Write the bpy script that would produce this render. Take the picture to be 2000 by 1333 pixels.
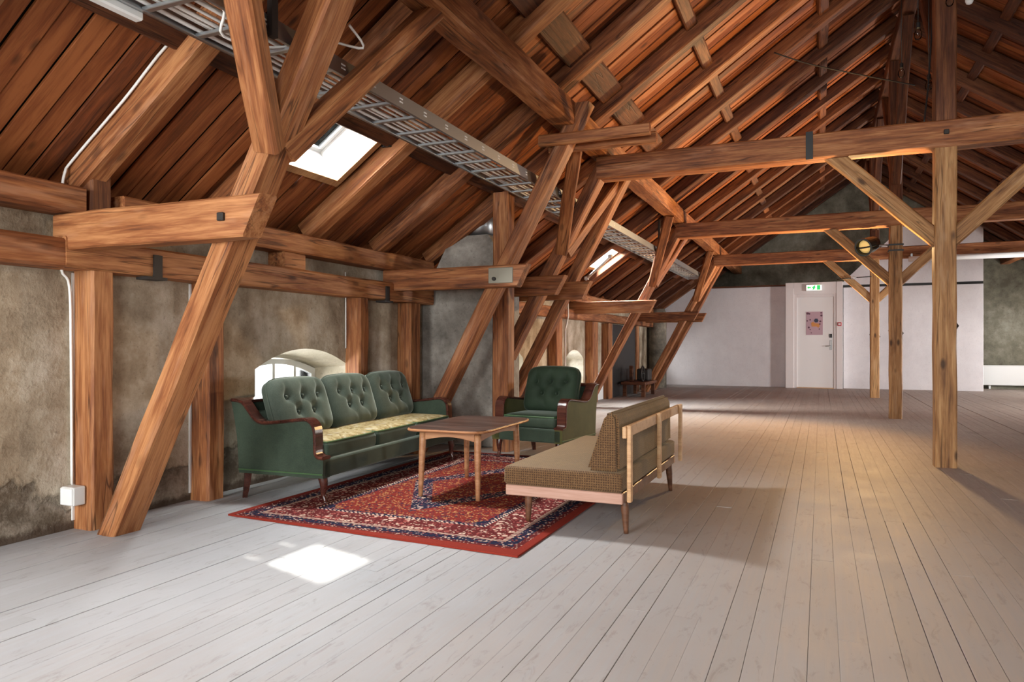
import bpy, bmesh, math, random
from mathutils import Vector, Matrix
random.seed(7)
SC = bpy.context.scene
COL = SC.collection
for o in list(bpy.data.objects): bpy.data.objects.remove(o)

# ------------------------------------------------------------------ camera
F_PX = 1400.0; YAW = math.atan(603.0/1400.0)
cam_d = bpy.data.cameras.new('camera'); cam = bpy.data.objects.new('camera', cam_d); COL.objects.link(cam)
cam.location = (0, 0, 1.05); cam.rotation_euler = (math.pi/2, 0, YAW)
cam_d.sensor_width = 36.0; cam_d.lens = 36.0*F_PX/2000.0; cam_d.shift_y = 7.5/2000.0
cam_d.clip_start = 0.05; cam_d.clip_end = 200
SC.camera = cam

# ------------------------------------------------------------------ exposure
vs = SC.view_settings
SC.display_settings.display_device = 'sRGB'
vs.view_transform = 'Standard'; vs.look = 'None'; vs.gamma = 1.0; vs.use_curve_mapping = False
vs.exposure = 0.36
SC.cycles.use_adaptive_sampling = True; SC.cycles.adaptive_threshold = 0.05
SC.cycles.max_bounces = 5; SC.cycles.diffuse_bounces = 3; SC.cycles.glossy_bounces = 2; SC.cycles.transmission_bounces = 4; SC.cycles.transparent_max_bounces = 6
SC.cycles.sample_clamp_indirect = 6.0; SC.cycles.caustics_reflective = False; SC.cycles.caustics_refractive = False

# ------------------------------------------------------------------ world and lights
W = bpy.data.worlds.new('world'); SC.world = W; W.use_nodes = True
bg = W.node_tree.nodes['Background']; bg.inputs[0].default_value = (0.97, 0.98, 1.0, 1); bg.inputs[1].default_value = 2.2
def light(name, typ, loc, energy, color, **k):
    d = bpy.data.lights.new(name, typ); o = bpy.data.objects.new(name, d); COL.objects.link(o)
    o.location = loc; d.energy = energy; d.color = color
    for a, b in k.items():
        if a == 'aim': o.rotation_euler = (Vector(b)-Vector(loc)).to_track_quat('-Z', 'Y').to_euler()
        else: setattr(d, a, b)
    return o
SUN_DIR = Vector((1.08, -1.40, -2.4)).normalized()
sun = light('sun', 'SUN', (0, 0, 12), 9.0, (1.0, 0.95, 0.86), angle=math.radians(1.2))
sun.rotation_euler = SUN_DIR.to_track_quat('-Z', 'Y').to_euler()
DAY = (1.0, 0.985, 0.97)
TUNG = (1.0, 0.62, 0.27)
# daylight standing in the openings of the loft (seen ones, and unseen ones added for fill)
def daylight(loc, sx, sy, e, aim, color=DAY):
    return light('window_daylight', 'AREA', loc, e, color, shape='RECTANGLE', size=sx, size_y=sy, aim=aim)
GABLE_FILL_WIN = [(-2.6, 1.55), (0.98, 1.55), (4.5, 1.55)]  # unseen gable windows, added to let in fill light
for gx, gz in GABLE_FILL_WIN:
    daylight((gx, -2.98, gz), 1.5, 1.7, 310 if gx < 0 else (190 if gx < 2 else 70), (gx, 3, gz-0.6))
for (wy0, wy1) in ((4.27, 5.29), (8.45, 9.45), (11.35, 12.3), (17.95, 18.75)):  # last arch is unseen, added to brighten the left end panel
    daylight((-4.45, (wy0+wy1)/2, 0.6), 0.6, wy1-wy0-0.1, 40 if wy0 < 15 else 14, (0, (wy0+wy1)/2, 0.45))
def roofz(x): return 2.0+0.70*(x+3.75) if x <= 0.98 else 2.0+0.70*(5.71-x)
NRM = Vector((-0.5735, 0, 0.8192))
for (sy0, sy1, e) in ((1.0, 1.9, 150), (4.06, 4.62, 150), (11.1, 11.7, 280)):  # first skylight, beside the viewer, is unseen and added for fill
    c = Vector((-3.30, (sy0+sy1)/2, roofz(-3.3)+0.22))+NRM*0.30
    daylight(c, 0.4, sy1-sy0-0.08, e, c-NRM)
for wy, we in ((4.8, 20), (9.2, 20), (13.5, 420), (18.0, 210)):  # unseen right-wall openings, added to brighten the far floor and panels
    daylight((6.35, wy, 0.9), 0.9, 1.2, we, (0, wy, 0.5))

# ------------------------------------------------------------------ node helpers
def newmat(name):
    m = bpy.data.materials.new(name); m.use_nodes = True
    nt = m.node_tree; b = nt.nodes['Principled BSDF']
    return m, nt, b
class NG:
    def __init__(s, nt): s.nt = nt
    def n(s, t, **k):
        x = s.nt.nodes.new(t)
        for a, b in k.items(): setattr(x, a, b)
        return x
    def l(s, a, b): s.nt.links.new(a, b)
    def val(s, sock, v):
        if hasattr(v, 'is_output'): s.l(v, sock)
        else: sock.default_value = v
    def math(s, op, a, b=None, c=None, clamp=False):
        x = s.n('ShaderNodeMath', operation=op); x.use_clamp = clamp
        s.val(x.inputs[0], a)
        if b is not None: s.val(x.inputs[1], b)
        if c is not None: s.val(x.inputs[2], c)
        return x.outputs[0]
    def vmath(s, op, a, b=None):
        x = s.n('ShaderNodeVectorMath', operation=op); s.val(x.inputs[0], a)
        if b is not None: s.val(x.inputs[1], b)
        return x.outputs[0]
    def noise(s, vec, scale, detail=4, rough=0.55, dist=0.0):
        x = s.n('ShaderNodeTexNoise'); s.l(vec, x.inputs['Vector'])
        x.inputs['Scale'].default_value = scale; x.inputs['Detail'].default_value = detail
        x.inputs['Roughness'].default_value = rough; x.inputs['Distortion'].default_value = dist
        return x.outputs['Fac']
    def voro(s, vec, scale, feature='F1', rnd=1.0, out='Distance'):
        x = s.n('ShaderNodeTexVoronoi', feature=feature); s.l(vec, x.inputs['Vector'])
        x.inputs['Scale'].default_value = scale; x.inputs['Randomness'].default_value = rnd
        return x.outputs[out]
    def ramp(s, fac, stops, interp='LINEAR'):
        x = s.n('ShaderNodeValToRGB'); x.color_ramp.interpolation = interp
        e = x.color_ramp.elements
        while len(e) < len(stops): e.new(0.5)
        for i, (p, c) in enumerate(stops):
            e[i].position = p; e[i].color = (c[0], c[1], c[2], 1) if hasattr(c, '__len__') else (c, c, c, 1)
        s.l(fac, x.inputs[0]); return x.outputs[0]
    def mix(s, fac, a, b, mode='MIX'):
        x = s.n('ShaderNodeMix', data_type='RGBA', blend_type=mode)
        s.val(x.inputs[0], fac)
        for sock, v in ((x.inputs[6], a), (x.inputs[7], b)):
            if hasattr(v, 'is_output'): s.l(v, sock)
            else: sock.default_value = (v[0], v[1], v[2], 1)
        return x.outputs[2]
    def map(s, vec, scale, loc=(0, 0, 0)):
        x = s.n('ShaderNodeMapping'); s.l(vec, x.inputs[0])
        x.inputs['Scale'].default_value = scale; x.inputs['Location'].default_value = loc
        return x.outputs[0]
    def step(s, v, a, b):
        x = s.n('ShaderNodeMapRange', clamp=True); s.val(x.inputs[0], v)
        x.inputs[1].default_value = a; x.inputs[2].default_value = b
        return x.outputs[0]
    def bump(s, h, strength, dist=0.01):
        x = s.n('ShaderNodeBump'); s.val(x.inputs['Height'], h)
        x.inputs['Strength'].default_value = strength; x.inputs['Distance'].default_value = dist
        return x.outputs[0]

def flat(name, c, rough=0.6, metal=0.0, **k):
    m, nt, b = newmat(name)
    b.inputs['Base Color'].default_value = (*c, 1); b.inputs['Roughness'].default_value = rough; b.inputs['Metallic'].default_value = metal
    for a, v in k.items(): b.inputs[a].default_value = v
    return m

def wood(name, dark, base, light_, rough=0.62, grain=1.0, knots=0.5, cracks=0.6, var=0.35, bump=0.35, pale=None, spec=0.35):
    m, nt, b = newmat(name); g = NG(nt)
    tc = g.n('ShaderNodeTexCoord').outputs['Object']
    rnd = g.n('ShaderNodeObjectInfo').outputs['Random']
    off = g.n('ShaderNodeCombineXYZ')
    g.l(g.math('MULTIPLY', rnd, 53.0), off.inputs[0]); g.l(g.math('MULTIPLY', rnd, 31.0), off.inputs[1]); g.l(g.math('MULTIPLY', rnd, 17.0), off.inputs[2])
    v = g.vmath('ADD', tc, off.outputs[0])
    patch = g.noise(g.map(v, (0.55, 4.0, 4.0)), 1.6, 3, 0.6)
    gr = g.noise(g.map(v, (0.9, 16*grain, 16*grain)), 2.2, 3, 0.6, 0.6)
    fine = g.noise(g.map(v, (2.5, 70*grain, 70*grain)), 2.0, 2, 0.6)
    patch2 = g.noise(g.map(v, (0.9, 9.0, 9.0), (7, 3, 1)), 2.2, 4, 0.7, 0.4)
    t = g.math('ADD', g.math('MULTIPLY', patch, 0.55), g.math('ADD', g.math('MULTIPLY', gr, 0.5), g.math('ADD', g.math('MULTIPLY', fine, 0.30), g.math('MULTIPLY', g.math('SUBTRACT', patch2, 0.5), 0.70))))
    t = g.math('ADD', t, g.math('MULTIPLY', g.math('SUBTRACT', rnd, 0.5), var*0.5))
    col = g.ramp(t, [(0.42, dark), (0.655, base), (0.89, light_)])
    if pale:
        p = g.noise(g.map(v, (0.8, 5, 5)), 2.3, 3, 0.65)
        col = g.mix(g.math('MULTIPLY', g.step(p, 0.56, 0.72), 0.55), col, pale)
    if knots:
        k = g.voro(g.map(v, (1.7, 4.2, 4.2)), 1.5)
        col = g.mix(g.math('MULTIPLY', g.math('SUBTRACT', 1.0, g.step(k, 0.07, 0.16)), knots), col, [c*0.28 for c in dark])
    ck = g.noise(g.map(v, (0.35, 8, 8)), 1.7, 2, 0.5, 0.25)
    ckm = g.math('SUBTRACT', 1.0, g.step(g.math('ABSOLUTE', g.math('SUBTRACT', ck, 0.5)), 0.003, 0.016))
    ckm = g.math('MULTIPLY', ckm, g.step(g.noise(g.map(v, (0.9, 2, 2)), 1.3, 1), 0.40, 0.50))
    col = g.mix(g.math('MULTIPLY', ckm, cracks), col, [c*0.16 for c in dark])
    g.l(col, b.inputs['Base Color'])
    b.inputs['Roughness'].default_value = rough; b.inputs['Specular IOR Level'].default_value = spec
    h = g.math('SUBTRACT', gr, g.math('MULTIPLY', ckm, 1.4*cracks)) if cracks > 0.3 else gr
    g.l(g.bump(h, bump, 0.006), b.inputs['Normal'])
    return m

M = {}
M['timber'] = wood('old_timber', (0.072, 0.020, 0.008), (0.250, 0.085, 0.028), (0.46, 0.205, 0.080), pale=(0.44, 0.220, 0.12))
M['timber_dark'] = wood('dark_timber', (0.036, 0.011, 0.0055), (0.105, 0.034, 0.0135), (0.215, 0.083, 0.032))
M['post_wood'] = wood('pale_post_timber', (0.13, 0.052, 0.018), (0.34, 0.165, 0.060), (0.52, 0.30, 0.13), knots=0.85, pale=(0.50, 0.32, 0.18))
M['board'] = wood('roof_board', (0.075, 0.020, 0.007), (0.235, 0.066, 0.019), (0.39, 0.130, 0.040), grain=0.7, knots=0.7, cracks=0.15, var=0.6, bump=0.2)
M['trim_wood'] = wood('skylight_trim', (0.22, 0.10, 0.04), (0.40, 0.20, 0.085), (0.52, 0.30, 0.14), knots=0.2, cracks=0.1)
M['teak'] = wood('teak', (0.20, 0.078, 0.034), (0.37, 0.165, 0.075), (0.48, 0.25, 0.125), rough=0.42, grain=1.6, knots=0, cracks=0, var=0.15, bump=0.08)
M['oak'] = wood('oak_slat', (0.36, 0.19, 0.085), (0.53, 0.31, 0.155), (0.62, 0.40, 0.22), rough=0.45, grain=1.6, knots=0, cracks=0, var=0.15, bump=0.08)
M['teak_near_lit'] = wood('near_lit_teak', (0.30, 0.15, 0.10), (0.44, 0.25, 0.185), (0.54, 0.34, 0.27), rough=0.45, grain=1.4, knots=0, cracks=0, var=0.1, bump=0.08)  # pink tone is light from the near end, put into the colour
M['walnut'] = wood('walnut_leg', (0.05, 0.02, 0.010), (0.13, 0.055, 0.028), (0.20, 0.09, 0.05), rough=0.4, grain=1.5, knots=0, cracks=0, var=0.1, bump=0.05)
M['mahogany'] = wood('mahogany', (0.020, 0.006, 0.005), (0.055, 0.016, 0.011), (0.10, 0.032, 0.02), rough=0.22, grain=1.5, knots=0, cracks=0, var=0.1, bump=0.03, spec=0.7)
M['table_top'] = wood('worn_table_top', (0.018, 0.010, 0.008), (0.050, 0.026, 0.020), (0.10, 0.055, 0.042), rough=0.32, grain=1.2, knots=0, cracks=0, var=0.1, bump=0.08, pale=(0.12, 0.11, 0.11))

def painted_floor():
    m, nt, b = newmat('painted_floorboards'); g = NG(nt)
    tc = g.n('ShaderNodeTexCoord').outputs['Object']; rnd = g.n('ShaderNodeObjectInfo').outputs['Random']
    pos = g.n('ShaderNodeNewGeometry').outputs['Position']
    off = g.n('ShaderNodeCombineXYZ'); g.l(g.math('MULTIPLY', rnd, 41.0), off.inputs[0]); g.l(g.math('MULTIPLY', rnd, 23.0), off.inputs[1])
    v = g.vmath('ADD', tc, off.outputs[0])
    gr = g.noise(g.map(v, (1.3, 22, 22)), 2.0, 5, 0.62, 0.4)
    big = g.noise(pos, 0.55, 4, 0.6)
    med = g.noise(pos, 3.1, 4, 0.65)
    # paler left and tan right imitate daylight and lamp warmth; noise adds real wear
    sx = g.n('ShaderNodeSeparateXYZ'); g.l(pos, sx.inputs[0])
    wear_and_warmth = g.math('ADD', g.step(sx.outputs[0], -2.6, 1.6), g.math('MULTIPLY', g.step(sx.outputs[1], 4.0, 9.0), 0.55))
    wear_and_warmth = g.math('ADD', wear_and_warmth, g.math('MULTIPLY', g.math('SUBTRACT', big, 0.5), 1.0))
    wear_and_warmth = g.math('ADD', wear_and_warmth, g.math('MULTIPLY', g.math('SUBTRACT', gr, 0.5), 0.7), clamp=True)
    paint = g.mix(med, (0.335, 0.338, 0.352), (0.44, 0.443, 0.458))
    bare = g.mix(gr, (0.215, 0.155, 0.122), (0.43, 0.335, 0.270))
    col = g.mix(g.math('MULTIPLY', wear_and_warmth, 0.85), paint, bare)
    col = g.mix(g.math('MULTIPLY', g.math('SUBTRACT', rnd, 0.5), 0.30), col, (0.22, 0.18, 0.15))
    scuff = g.noise(g.map(pos, (9, 2.6, 1)), 2.1, 6, 0.7, 0.8)
    col = g.mix(g.math('MULTIPLY', g.step(scuff, 0.56, 0.70), 0.40), col, (0.16, 0.125, 0.10))
    dark = g.noise(g.map(pos, (1.6, 0.8, 1), (3.1, 0.7, 0)), 1.1, 6, 0.65)
    col = g.mix(g.math('MULTIPLY', g.math('MULTIPLY', g.step(dark, 0.58, 0.76), g.step(sx.outputs[1], 5.0, 8.0)), 0.45), col, (0.10, 0.065, 0.045))
    nail = g.noise(g.map(v, (18, 60, 1)), 1.4, 2, 0.5)
    col = g.mix(g.math('MULTIPLY', g.step(nail, 0.74, 0.80), 0.5), col, (0.10, 0.08, 0.07))
    g.l(col, b.inputs['Base Color'])
    b.inputs['Specular IOR Level'].default_value = 0.30
    g.l(g.math('ADD', 0.46, g.math('MULTIPLY', med, 0.30)), b.inputs['Roughness'])
    g.l(g.bump(g.math('ADD', gr, g.math('MULTIPLY', med, 0.6)), 0.22, 0.004), b.inputs['Normal'])
    return m
M['floor'] = painted_floor()

def plaster(name, c0, c1, c2, damp=True, strength=0.5):
    m, nt, b = newmat(name); g = NG(nt)
    pos = g.n('ShaderNodeNewGeometry').outputs['Position']
    n1 = g.noise(pos, 0.9, 5, 0.65, 0.4); n2 = g.noise(pos, 4.5, 6, 0.72); n3 = g.noise(pos, 38, 3, 0.6)
    n4 = g.noise(g.map(pos, (3, 3, 0.8)), 1.4, 6, 0.6)
    t = g.math('ADD', g.math('MULTIPLY', n1, 0.5), g.math('ADD', g.math('MULTIPLY', n2, 0.4), g.math('MULTIPLY', n4, 0.2)))
    col = g.ramp(t, [(0.42, c0), (0.55, c1), (0.68, c2)])
    col = g.mix(g.math('MULTIPLY', g.step(n3, 0.60, 0.70), 0.35), col, [c*0.45 for c in c0])
    h = g.math('ADD', n2, g.math('MULTIPLY', n3, 0.4))
    if damp:
        s = g.n('ShaderNodeSeparateXYZ'); g.l(pos, s.inputs[0]); z = s.outputs[2]
        edge = g.math('ADD', z, g.math('MULTIPLY', g.math('SUBTRACT', n1, 0.5), 1.4))
        edge = g.math('ADD', edge, g.math('MULTIPLY', g.math('SUBTRACT', n2, 0.5), 0.35))
        flake = g.math('SUBTRACT', 1.0, g.step(edge, 0.20, 0.24))
        col = g.mix(g.math('MULTIPLY', flake, 0.75), col, g.mix(g.step(n2, 0.42, 0.62), (0.07, 0.050, 0.033), (0.34, 0.29, 0.235)))
        rim = g.math('MULTIPLY', g.step(edge, 0.19, 0.22), g.math('SUBTRACT', 1.0, g.step(edge, 0.225, 0.275)))
        col = g.mix(g.math('MULTIPLY', rim, 0.6), col, (0.06, 0.045, 0.03))
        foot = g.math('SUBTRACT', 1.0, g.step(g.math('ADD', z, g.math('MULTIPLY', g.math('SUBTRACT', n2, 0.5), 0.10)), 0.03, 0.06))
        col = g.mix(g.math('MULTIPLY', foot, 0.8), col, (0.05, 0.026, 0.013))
        h = g.math('SUBTRACT', h, g.math('MULTIPLY', flake, 0.5))
    g.l(col, b.inputs['Base Color']); b.inputs['Roughness'].default_value = 0.92
    g.l(g.bump(h, strength, 0.02), b.inputs['Normal'])
    return m
M['plaster'] = plaster('old_plaster', (0.165, 0.115, 0.070), (0.38, 0.305, 0.215), (0.60, 0.53, 0.43))
M['chimney'] = plaster('chimney_plaster', (0.13, 0.115, 0.098), (0.29, 0.262, 0.228), (0.48, 0.445, 0.395), damp=False)
M['gable'] = plaster('gable_plaster', (0.10, 0.092, 0.066), (0.20, 0.188, 0.14), (0.33, 0.32, 0.26), damp=False)
M['column'] = plaster('sooty_plaster', (0.05, 0.045, 0.038), (0.18, 0.155, 0.12), (0.40, 0.35, 0.27), damp=False)
M['white_panel'] = plaster('white_panel_paint', (0.66, 0.63, 0.65), (0.72, 0.69, 0.71), (0.77, 0.745, 0.76), damp=False, strength=0.05)
M['door_paint'] = flat('door_paint', (0.80, 0.77, 0.76), 0.4)
M['frame_paint'] = flat('frame_paint', (0.76, 0.70, 0.69), 0.45)
M['reveal'] = plaster('limewashed_reveal', (0.40, 0.345, 0.25), (0.55, 0.49, 0.38), (0.72, 0.68, 0.60), damp=False, strength=0.3)
M['white_paint'] = flat('white_paint', (0.80, 0.80, 0.79), 0.5)
M['plastic'] = flat('white_plastic', (0.78, 0.78, 0.76), 0.4)
M['cable'] = flat('white_cable', (0.85, 0.83, 0.79), 0.5)
M['steel'] = flat('galvanised_steel', (0.52, 0.55, 0.57), 0.38, 1.0)
M['iron'] = flat('blackened_iron', (0.035, 0.030, 0.027), 0.6, 0.5)
M['zinc_plate'] = flat('grey_green_plate', (0.26, 0.24, 0.19), 0.6, 0.2)
M['black'] = flat('black_plastic', (0.012, 0.012, 0.012), 0.45)
M['black_metal'] = flat('black_lamp_metal', (0.03, 0.03, 0.026), 0.35, 0.6)
M['red'] = flat('red_plastic', (0.45, 0.03, 0.04), 0.4)
M['chrome'] = flat('chrome', (0.35, 0.35, 0.35), 0.45, 0.9)
M['gap_black'] = flat('dark_gap_backing', (0.010, 0.008, 0.007), 0.9)  # black backing darkens the gaps between the roof boards

def pane_mat(name):
    m, nt, b = newmat(name); g = NG(nt)
    out = nt.nodes['Material Output']; tr = g.n('ShaderNodeBsdfTransparent'); gl = g.n('ShaderNodeBsdfGlossy'); gl.inputs['Roughness'].default_value = 0.03
    tr.inputs[0].default_value = (0.95, 0.97, 0.97, 1)
    fr = g.n('ShaderNodeFresnel'); fr.inputs[0].default_value = 1.3
    mx = g.n('ShaderNodeMixShader'); g.l(fr.outputs[0], mx.inputs[0]); g.l(tr.outputs[0], mx.inputs[1]); g.l(gl.outputs[0], mx.inputs[2])
    g.l(mx.outputs[0], out.inputs[0]); return m
M['pane'] = pane_mat('window_glass')
def emis(name, c, s):
    m, nt, b = newmat(name)
    b.inputs['Base Color'].default_value = (*c, 1); b.inputs['Emission Color'].default_value = (*c, 1); b.inputs['Emission Strength'].default_value = s
    return m
M['sign_white'] = emis('lit_sign_white', (1.0, 0.92, 0.66), 1.6)
M['sign_green'] = emis('lit_sign_green', (0.02, 0.42, 0.10), 1.0)
M['lamp_lens'] = emis('lit_lamp_lens', (1.0, 0.66, 0.22), 0.35)

def velvet(name, c, lite, sheen=0.5):
    m, nt, b = newmat(name); g = NG(nt)
    tc = g.n('ShaderNodeTexCoord').outputs['Object']
    n = g.noise(tc, 5, 5, 0.6); f = g.noise(tc, 160, 2, 0.5)
    t = g.math('ADD', g.math('MULTIPLY', n, 0.7), g.math('MULTIPLY', f, 0.3))
    g.l(g.ramp(t, [(0.35, c), (0.68, lite)]), b.inputs['Base Color'])
    b.inputs['Roughness'].default_value = 0.75; b.inputs['Specular IOR Level'].default_value = 0.25
    b.inputs['Sheen Weight'].default_value = sheen; b.inputs['Sheen Roughness'].default_value = 0.35
    b.inputs['Sheen Tint'].default_value = (0.75, 0.85, 0.75, 1)
    g.l(g.bump(f, 0.12, 0.002), b.inputs['Normal'])
    return m
M['velvet'] = velvet('green_velvet', (0.022, 0.036, 0.023), (0.046, 0.066, 0.044))
M['velvet_grey'] = velvet('faded_green_velvet', (0.045, 0.062, 0.047), (0.085, 0.108, 0.084), 0.6)
M['velvet_dark'] = velvet('dark_green_velvet', (0.008, 0.017, 0.008), (0.018, 0.033, 0.017), 0.2)
M['velvet_olive'] = velvet('olive_velvet', (0.055, 0.055, 0.014), (0.095, 0.09, 0.028), 0.25)
M['piping'] = flat('green_piping', (0.05, 0.11, 0.04), 0.6)

def brocade():
    m, nt, b = newmat('yellow_floral_brocade'); g = NG(nt)
    tc = g.n('ShaderNodeTexCoord').outputs['Object']
    w = g.vmath('ADD', tc, g.vmath('MULTIPLY', g.n('ShaderNodeTexNoise').outputs['Color'], (0.06, 0.06, 0.0)))
    v = g.voro(w, 9.0); n = g.noise(tc, 14, 5, 0.7, 1.5)
    col = g.ramp(n, [(0.36, (0.12, 0.075, 0.025)), (0.47, (0.32, 0.23, 0.09)), (0.56, (0.42, 0.33, 0.16)), (0.68, (0.56, 0.49, 0.34))])
    col = g.mix(g.math('SUBTRACT', 1.0, g.step(v, 0.16, 0.30)), col, (0.46, 0.40, 0.29))
    g.l(col, b.inputs['Base Color']); b.inputs['Roughness'].default_value = 0.85; return m
M['brocade'] = brocade()

def tweed():
    m, nt, b = newmat('brown_tweed'); g = NG(nt)
    tc = g.n('ShaderNodeTexCoord').outputs['Object']
    s = g.n('ShaderNodeSeparateXYZ'); g.l(tc, s.inputs[0])
    def wv(x, y, ph):
        k = 2*math.pi/0.0135
        a = g.math('SINE', g.math('ADD', g.math('MULTIPLY', x, k), ph)); c = g.math('SINE', g.math('ADD', g.math('MULTIPLY', y, k), ph))
        return g.math('MAXIMUM', a, c)
    p = g.math('ADD', s.outputs[0], g.math('MULTIPLY', s.outputs[1], 1.0))
    wvv = wv(p, g.math('ADD', s.outputs[2], g.math('MULTIPLY', s.outputs[1], 0.5)), 0.0)
    n = g.noise(tc, 90, 3, 0.6); n2 = g.noise(tc, 6, 4, 0.6)
    t = g.math('ADD', g.math('MULTIPLY', wvv, 0.22), g.math('ADD', g.math('MULTIPLY', n, 0.55), g.math('MULTIPLY', n2, 0.25)))
    g.l(g.ramp(t, [(0.22, (0.038, 0.015, 0.005)), (0.52, (0.105, 0.050, 0.017)), (0.78, (0.21, 0.115, 0.044))]), b.inputs['Base Color'])
    b.inputs['Roughness'].default_value = 0.9; b.inputs['Sheen Weight'].default_value = 0.25; b.inputs['Sheen Tint'].default_value = (0.9, 0.75, 0.5, 1)
    g.l(g.bump(g.math('ADD', wvv, n), 0.25, 0.003), b.inputs['Normal'])
    return m
M['tweed'] = tweed()

RUG_W, RUG_L = 1.97, 2.93
def rug():
    m, nt, b = newmat('persian_rug'); g = NG(nt)
    uv = g.n('ShaderNodeTexCoord').outputs['Object']
    s = g.n('ShaderNodeSeparateXYZ'); g.l(uv, s.inputs[0]); x, y = s.outputs[0], s.outputs[1]   # centred, metres
    ax = g.math('ABSOLUTE', x); ay = g.math('ABSOLUTE', y)
    d = g.math('MINIMUM', g.math('SUBTRACT', RUG_W/2, ax), g.math('SUBTRACT', RUG_L/2, ay))
    RED = (0.20, 0.024, 0.018); DRED = (0.115, 0.016, 0.017); NAVY = (0.014, 0.017, 0.045); CREAM = (0.62, 0.50, 0.40); ROSE = (0.36, 0.09, 0.08); GOLD = (0.50, 0.30, 0.12)
    sym = g.n('ShaderNodeCombineXYZ'); g.l(ax, sym.inputs[0]); g.l(ay, sym.inputs[1])
    jit = g.n('ShaderNodeTexNoise'); g.l(uv, jit.inputs['Vector']); jit.inputs['Scale'].default_value = 40
    sv = g.vmath('ADD', sym.outputs[0], g.vmath('MULTIPLY', jit.outputs['Color'], (0.016, 0.016, 0)))
    fl = g.voro(sv, 21.0, rnd=0.75); flc = g.voro(sv, 21.0, rnd=0.75, out='Color'); sm = g.voro(sv, 52.0); smc = g.voro(sv, 52.0, out='Color')
    sep = g.n('ShaderNodeSeparateColor'); g.l(flc, sep.inputs[0]); sep2 = g.n('ShaderNodeSeparateColor'); g.l(smc, sep2.inputs[0])
    def flowers(basec, c1, c2, amt=0.30):
        c = g.mix(g.math('SUBTRACT', 1.0, g.step(sm, 0.30, 0.42)), basec, g.mix(g.step(sep2.outputs[0], 0.45, 0.55), c1, c2))
        c = g.mix(g.math('MULTIPLY', g.math('SUBTRACT', 1.0, g.step(fl, amt, amt+0.07)), g.step(sep.outputs[0], 0.35, 0.4)), c, g.mix(g.step(sep.outputs[1], 0.5, 0.55), c2, c1))
        return g.mix(g.math('SUBTRACT', 1.0, g.step(fl, 0.10, 0.16)), c, basec)
    field_red = flowers(RED, GOLD, NAVY, 0.24)
    navy = flowers(NAVY, CREAM, ROSE, 0.25)
    border = flowers(DRED, CREAM, ROSE, 0.34)
    # stepped spandrels in the corners and a long navy medallion
    stp = g.math('SNAP', g.math('ADD', ax, g.math('MULTIPLY', ay, 0.62)), 0.07)
    field = g.mix(g.math('GREATER_THAN', stp, 1.06), field_red, navy)
    med = g.math('SNAP', g.math('ADD', ax, g.math('MULTIPLY', ay, 0.55)), 0.05)
    ring = g.math('MULTIPLY', g.math('LESS_THAN', med, 0.46), g.math('GREATER_THAN', med, 0.30))
    field = g.mix(ring, field, navy)
    col = field
    bands = [(0.44, navy), (0.405, g.mix(g.step(g.math('PINGPONG', g.math('ADD', x, y), 0.016), 0.006, 0.010), NAVY, CREAM)),
             (0.385, border), (0.185, g.mix(g.step(g.math('PINGPONG', g.math('SUBTRACT', x, y), 0.018), 0.007, 0.011), DRED, CREAM)),
             (0.155, flowers(NAVY, CREAM, RED, 0.2)), (0.085, g.mix(g.step(sm, 0.2, 0.35), CREAM, DRED)), (0.05, (0.25, 0.032, 0.020))]
    for lim, c in bands:
        col = g.mix(g.math('LESS_THAN', d, lim), col, c)
    fine = g.noise(uv, 130, 2, 0.6)
    col = g.mix(0.35, col, g.mix(fine, (0.04, 0.015, 0.015), (0.62, 0.52, 0.48)), 'OVERLAY')
    g.l(col, b.inputs['Base Color']); b.inputs['Roughness'].default_value = 0.95; b.inputs['Specular IOR Level'].default_value = 0.1
    g.l(g.bump(fine, 0.3, 0.004), b.inputs['Normal'])
    return m
M['rug'] = rug()

# ------------------------------------------------------------------ object helpers
def tag(o, label=None, cat=None, group=None, kind=None):
    if label: o['label'] = label
    if cat: o['category'] = cat
    if group: o['group'] = group
    if kind: o['kind'] = kind
    return o
def link(name, me, mat=None, parent=None, mw=None, smooth=False):
    o = bpy.data.objects.new(name, me); COL.objects.link(o)
    if mat is not None and len(me.materials) == 0: me.materials.append(mat)
    if smooth:
        for p in me.polygons: p.use_smooth = True
    mw = mw or Matrix.Identity(4)
    if parent is not None:
        o.parent = parent; mw = WM[parent.name].inverted() @ mw
        o.matrix_basis = mw; WM[o.name] = WM[parent.name] @ mw
    else:
        o.matrix_basis = mw; WM[o.name] = mw
    return o
WM = {}
def empty(name, loc=(0, 0, 0), rz=0.0):
    o = bpy.data.objects.new(name, None); COL.objects.link(o); o.empty_display_size = 0.1
    m = Matrix.Translation(loc) @ Matrix.Rotation(rz, 4, 'Z'); o.matrix_basis = m; WM[o.name] = m
    return o
def thing(name, label, cat, loc=(0, 0, 0), rz=0.0, group=None, kind=None):
    return tag(empty(name, loc, rz), label, cat, group, kind)
def mesh(verts, faces, name='mesh'):
    me = bpy.data.meshes.new(name); me.from_pydata([tuple(v) for v in verts], [], faces); me.update(); return me
def bmesh_to(bm, name='mesh'):
    bmesh.ops.recalc_face_normals(bm, faces=bm.faces); me = bpy.data.meshes.new(name); bm.to_mesh(me); bm.free(); return me
def box_me(x0, x1, y0, y1, z0, z1, bev=0.0, seg=1):
    bm = bmesh.new(); bmesh.ops.create_cube(bm, size=1)
    for v in bm.verts: v.co = Vector(((x0+x1)/2+v.co.x*(x1-x0), (y0+y1)/2+v.co.y*(y1-y0), (z0+z1)/2+v.co.z*(z1-z0)))
    if bev: bmesh.ops.bevel(bm, geom=list(bm.edges), offset=bev, segments=seg, affect='EDGES', profile=0.5)
    return bmesh_to(bm)
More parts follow.
